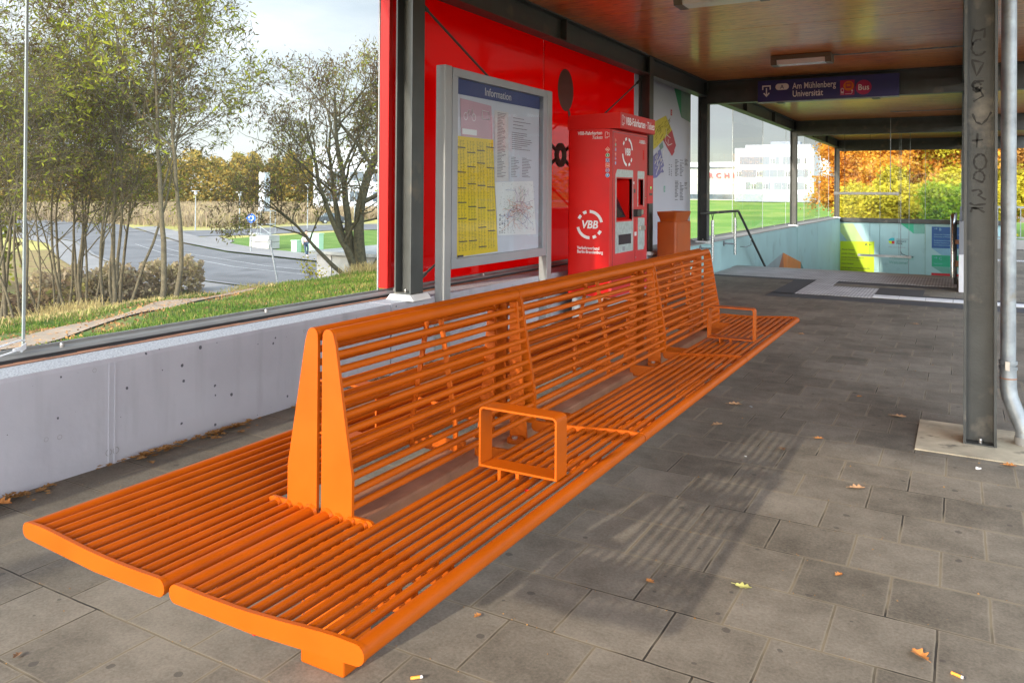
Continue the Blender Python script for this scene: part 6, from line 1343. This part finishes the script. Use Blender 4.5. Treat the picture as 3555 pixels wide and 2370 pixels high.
def sub_skin(nm, ks, es, grow_, m_): skin_mesh(nm, [J[k] for k in ks], [(ks.index(a),ks.index(b)) for a, b in es], [RD[k]+grow_ for k in ks], m_, pe)
sub_skin('jacket', ['pel','ch','sh','sl','el','wl','sr','er','wr'], [('pel','ch'),('ch','sh'),('sh','sl'),('sl','el'),('el','wl'),('sh','sr'),('sr','er'),('er','wr')], .028, M['cloth_w'])
sub_skin('trousers', ['pel','hl','kl','al','hr','kr','ar'], [('pel','hl'),('hl','kl'),('kl','al'),('pel','hr'),('hr','kr'),('kr','ar')], .016, M['denim'])
skin_mesh('hair', [(.0,0,1.64),(.02,0,1.73),(.05,0,1.77)], [(0,1),(1,2)], [.10,.105,.07], M['hair'], pe)
for a, b in (('al','tl'),('ar','tr')): skin_mesh('shoe', [(J[a][0]-.04,J[a][1],J[a][2]-.03), J[b]], [(0,1)], [.055,.045], M['shoe'], pe)
pe.rotation_euler.z = math.radians(-20)

# ------------------------------------------------------------------ right side: platform end, fence, tracks, masts
o = MB().box(.12, 9, 22.6, 22.9, -.5, .22, .01).build('concrete_kerb_wall', M['concrete']); tag(o, 'low rough concrete kerb across the end of the platform', 'wall')
fe = thing('steel_fence', (3,23,.2), 'grey steel bar fence behind the concrete kerb at the platform end', 'fence')
m = MB()
for k in range(60): m.box(.3+k*.12,.3+k*.12+.02,23.0,23.02,.28,.98)
m.build('bars', M['galv'], fe); MB().box(.3,7.5,22.99,23.03,.98,1.03).box(.3,7.5,22.99,23.03,.24,.28).build('rail', M['galv'], fe)
for k in range(5): MB().box(.3+k*1.8,.36+k*1.8,22.98,23.04,-.4,1.03).build('post', M['galv'], fe)
S('track_bed', MB().prism([(2.0,60),(30,60),(40,600),(8,600)], 'z', -.45, -.36), M['ballast'])
S('near_track_bed', MB().box(7.6, 18, -40, 60, -.9, -.40), M['ballast'])
for i, x in enumerate((3.2,4.7,8.2,9.7)):
    tr_ = MB().prism([(x,60),(x+.10,60),(x+9.1,600),(x+9.0,600)], 'z', -.359, -.20).build('track_rail', M['rail_rust']); tag(tr_, ('leftmost','second','third','rightmost')[i] + ' rusty rail of the far tracks', 'rail')
for i, (x, y, h_, lb) in enumerate(((3.6,95,8,'nearest steel catenary mast beyond the platform end'),(6.5,140,8.5,'second steel catenary mast beyond the platform end'),(7.5,190,9,'third steel catenary mast beyond the platform end'),(5.2,260,9,'distant steel catenary mast above the brown wood'),(11,120,8.5,'catenary mast right of the downpipe'))):
    t_ = thing('catenary_mast', (x,y,-.4), lb, 'mast', 'catenary masts along the tracks'); m = MB()
    for dx in (-.14,.14): m.tube([(x+dx,y,-.4),(x+dx*.7,y,h_)], .035, 5)
    for k in range(14): z0 = -.4+(h_+.4)*k/14; m.tube([(x-.13 if k%2 else x+.13,y,z0),(x+.13 if k%2 else x-.13,y,z0+(h_+.4)/14)], .018, 4)
    m.build('lattice_pole', M['galv'], t_); MB().tube([(x,y,h_-2.2),(x+2.8,y,h_-1.6)], .03, 5).tube([(x,y,h_-1.2),(x+2.8,y,h_-1.6)], .025, 5).build('bracket_arm', M['galv'], t_)
for z, x in ((4.6,5.0),(6.0,5.2)): tag(MB().tube([(x-3,26,z),(x-1,95,z),(x+1,190,z),(x,280,z)], .012, 4).build('contact_wire', M['steel']), ('lower' if z < 5 else 'upper') + ' overhead wire above the far tracks', 'wire')
lm = thing('lattice_mast', (12.2,32.6,-.45), 'red and white lattice mast reflected in the showcase glass', 'mast')
for (z0, z1, m_) in ((-.45,3.2,M['galv']),(3.2,5.1,M['mastred']),(5.1,6.1,M['galv'])):
    m = MB(); ww = .34
    for dx in (-ww,ww):
        for dy in (-ww,ww): m.tube([(12.2+dx,32.6+dy,z0),(12.2+dx,32.6+dy,z1)], .05, 5)
    k = 0; z = z0
    while z < z1-.3:
        for (ax, ay, bx, by) in ((-ww,-ww,ww,-ww),(ww,-ww,ww,ww),(-ww,ww,ww,ww),(-ww,-ww,-ww,ww)): m.tube([(12.2+ax,32.6+ay,z),(12.2+bx,32.6+by,z+.5)], .03, 4).tube([(12.2+bx,32.6+by,z),(12.2+ax,32.6+ay,z+.5)], .03, 4)
        z += .5
    m.build('lattice_section', m_, lm)
t_ = thing('rail_signal', (5.0,75,-.4), 'small rail signal with a red light seen right of the downpipe', 'signal'); MB().tube([(5,75,-.4),(5,75,1.6)], .05, 6).build('post', M['galv'], t_); MB().box(4.85,5.15,74.9,75.0,1.3,2.0).build('housing', M['black'], t_); MB().dome((5,74.9,1.75), .08, 8, (0,-1,0)).build('lamp', M['red_print'], t_)
for o in list(bpy.data.objects):
    if '_w' in o: del o['_w']
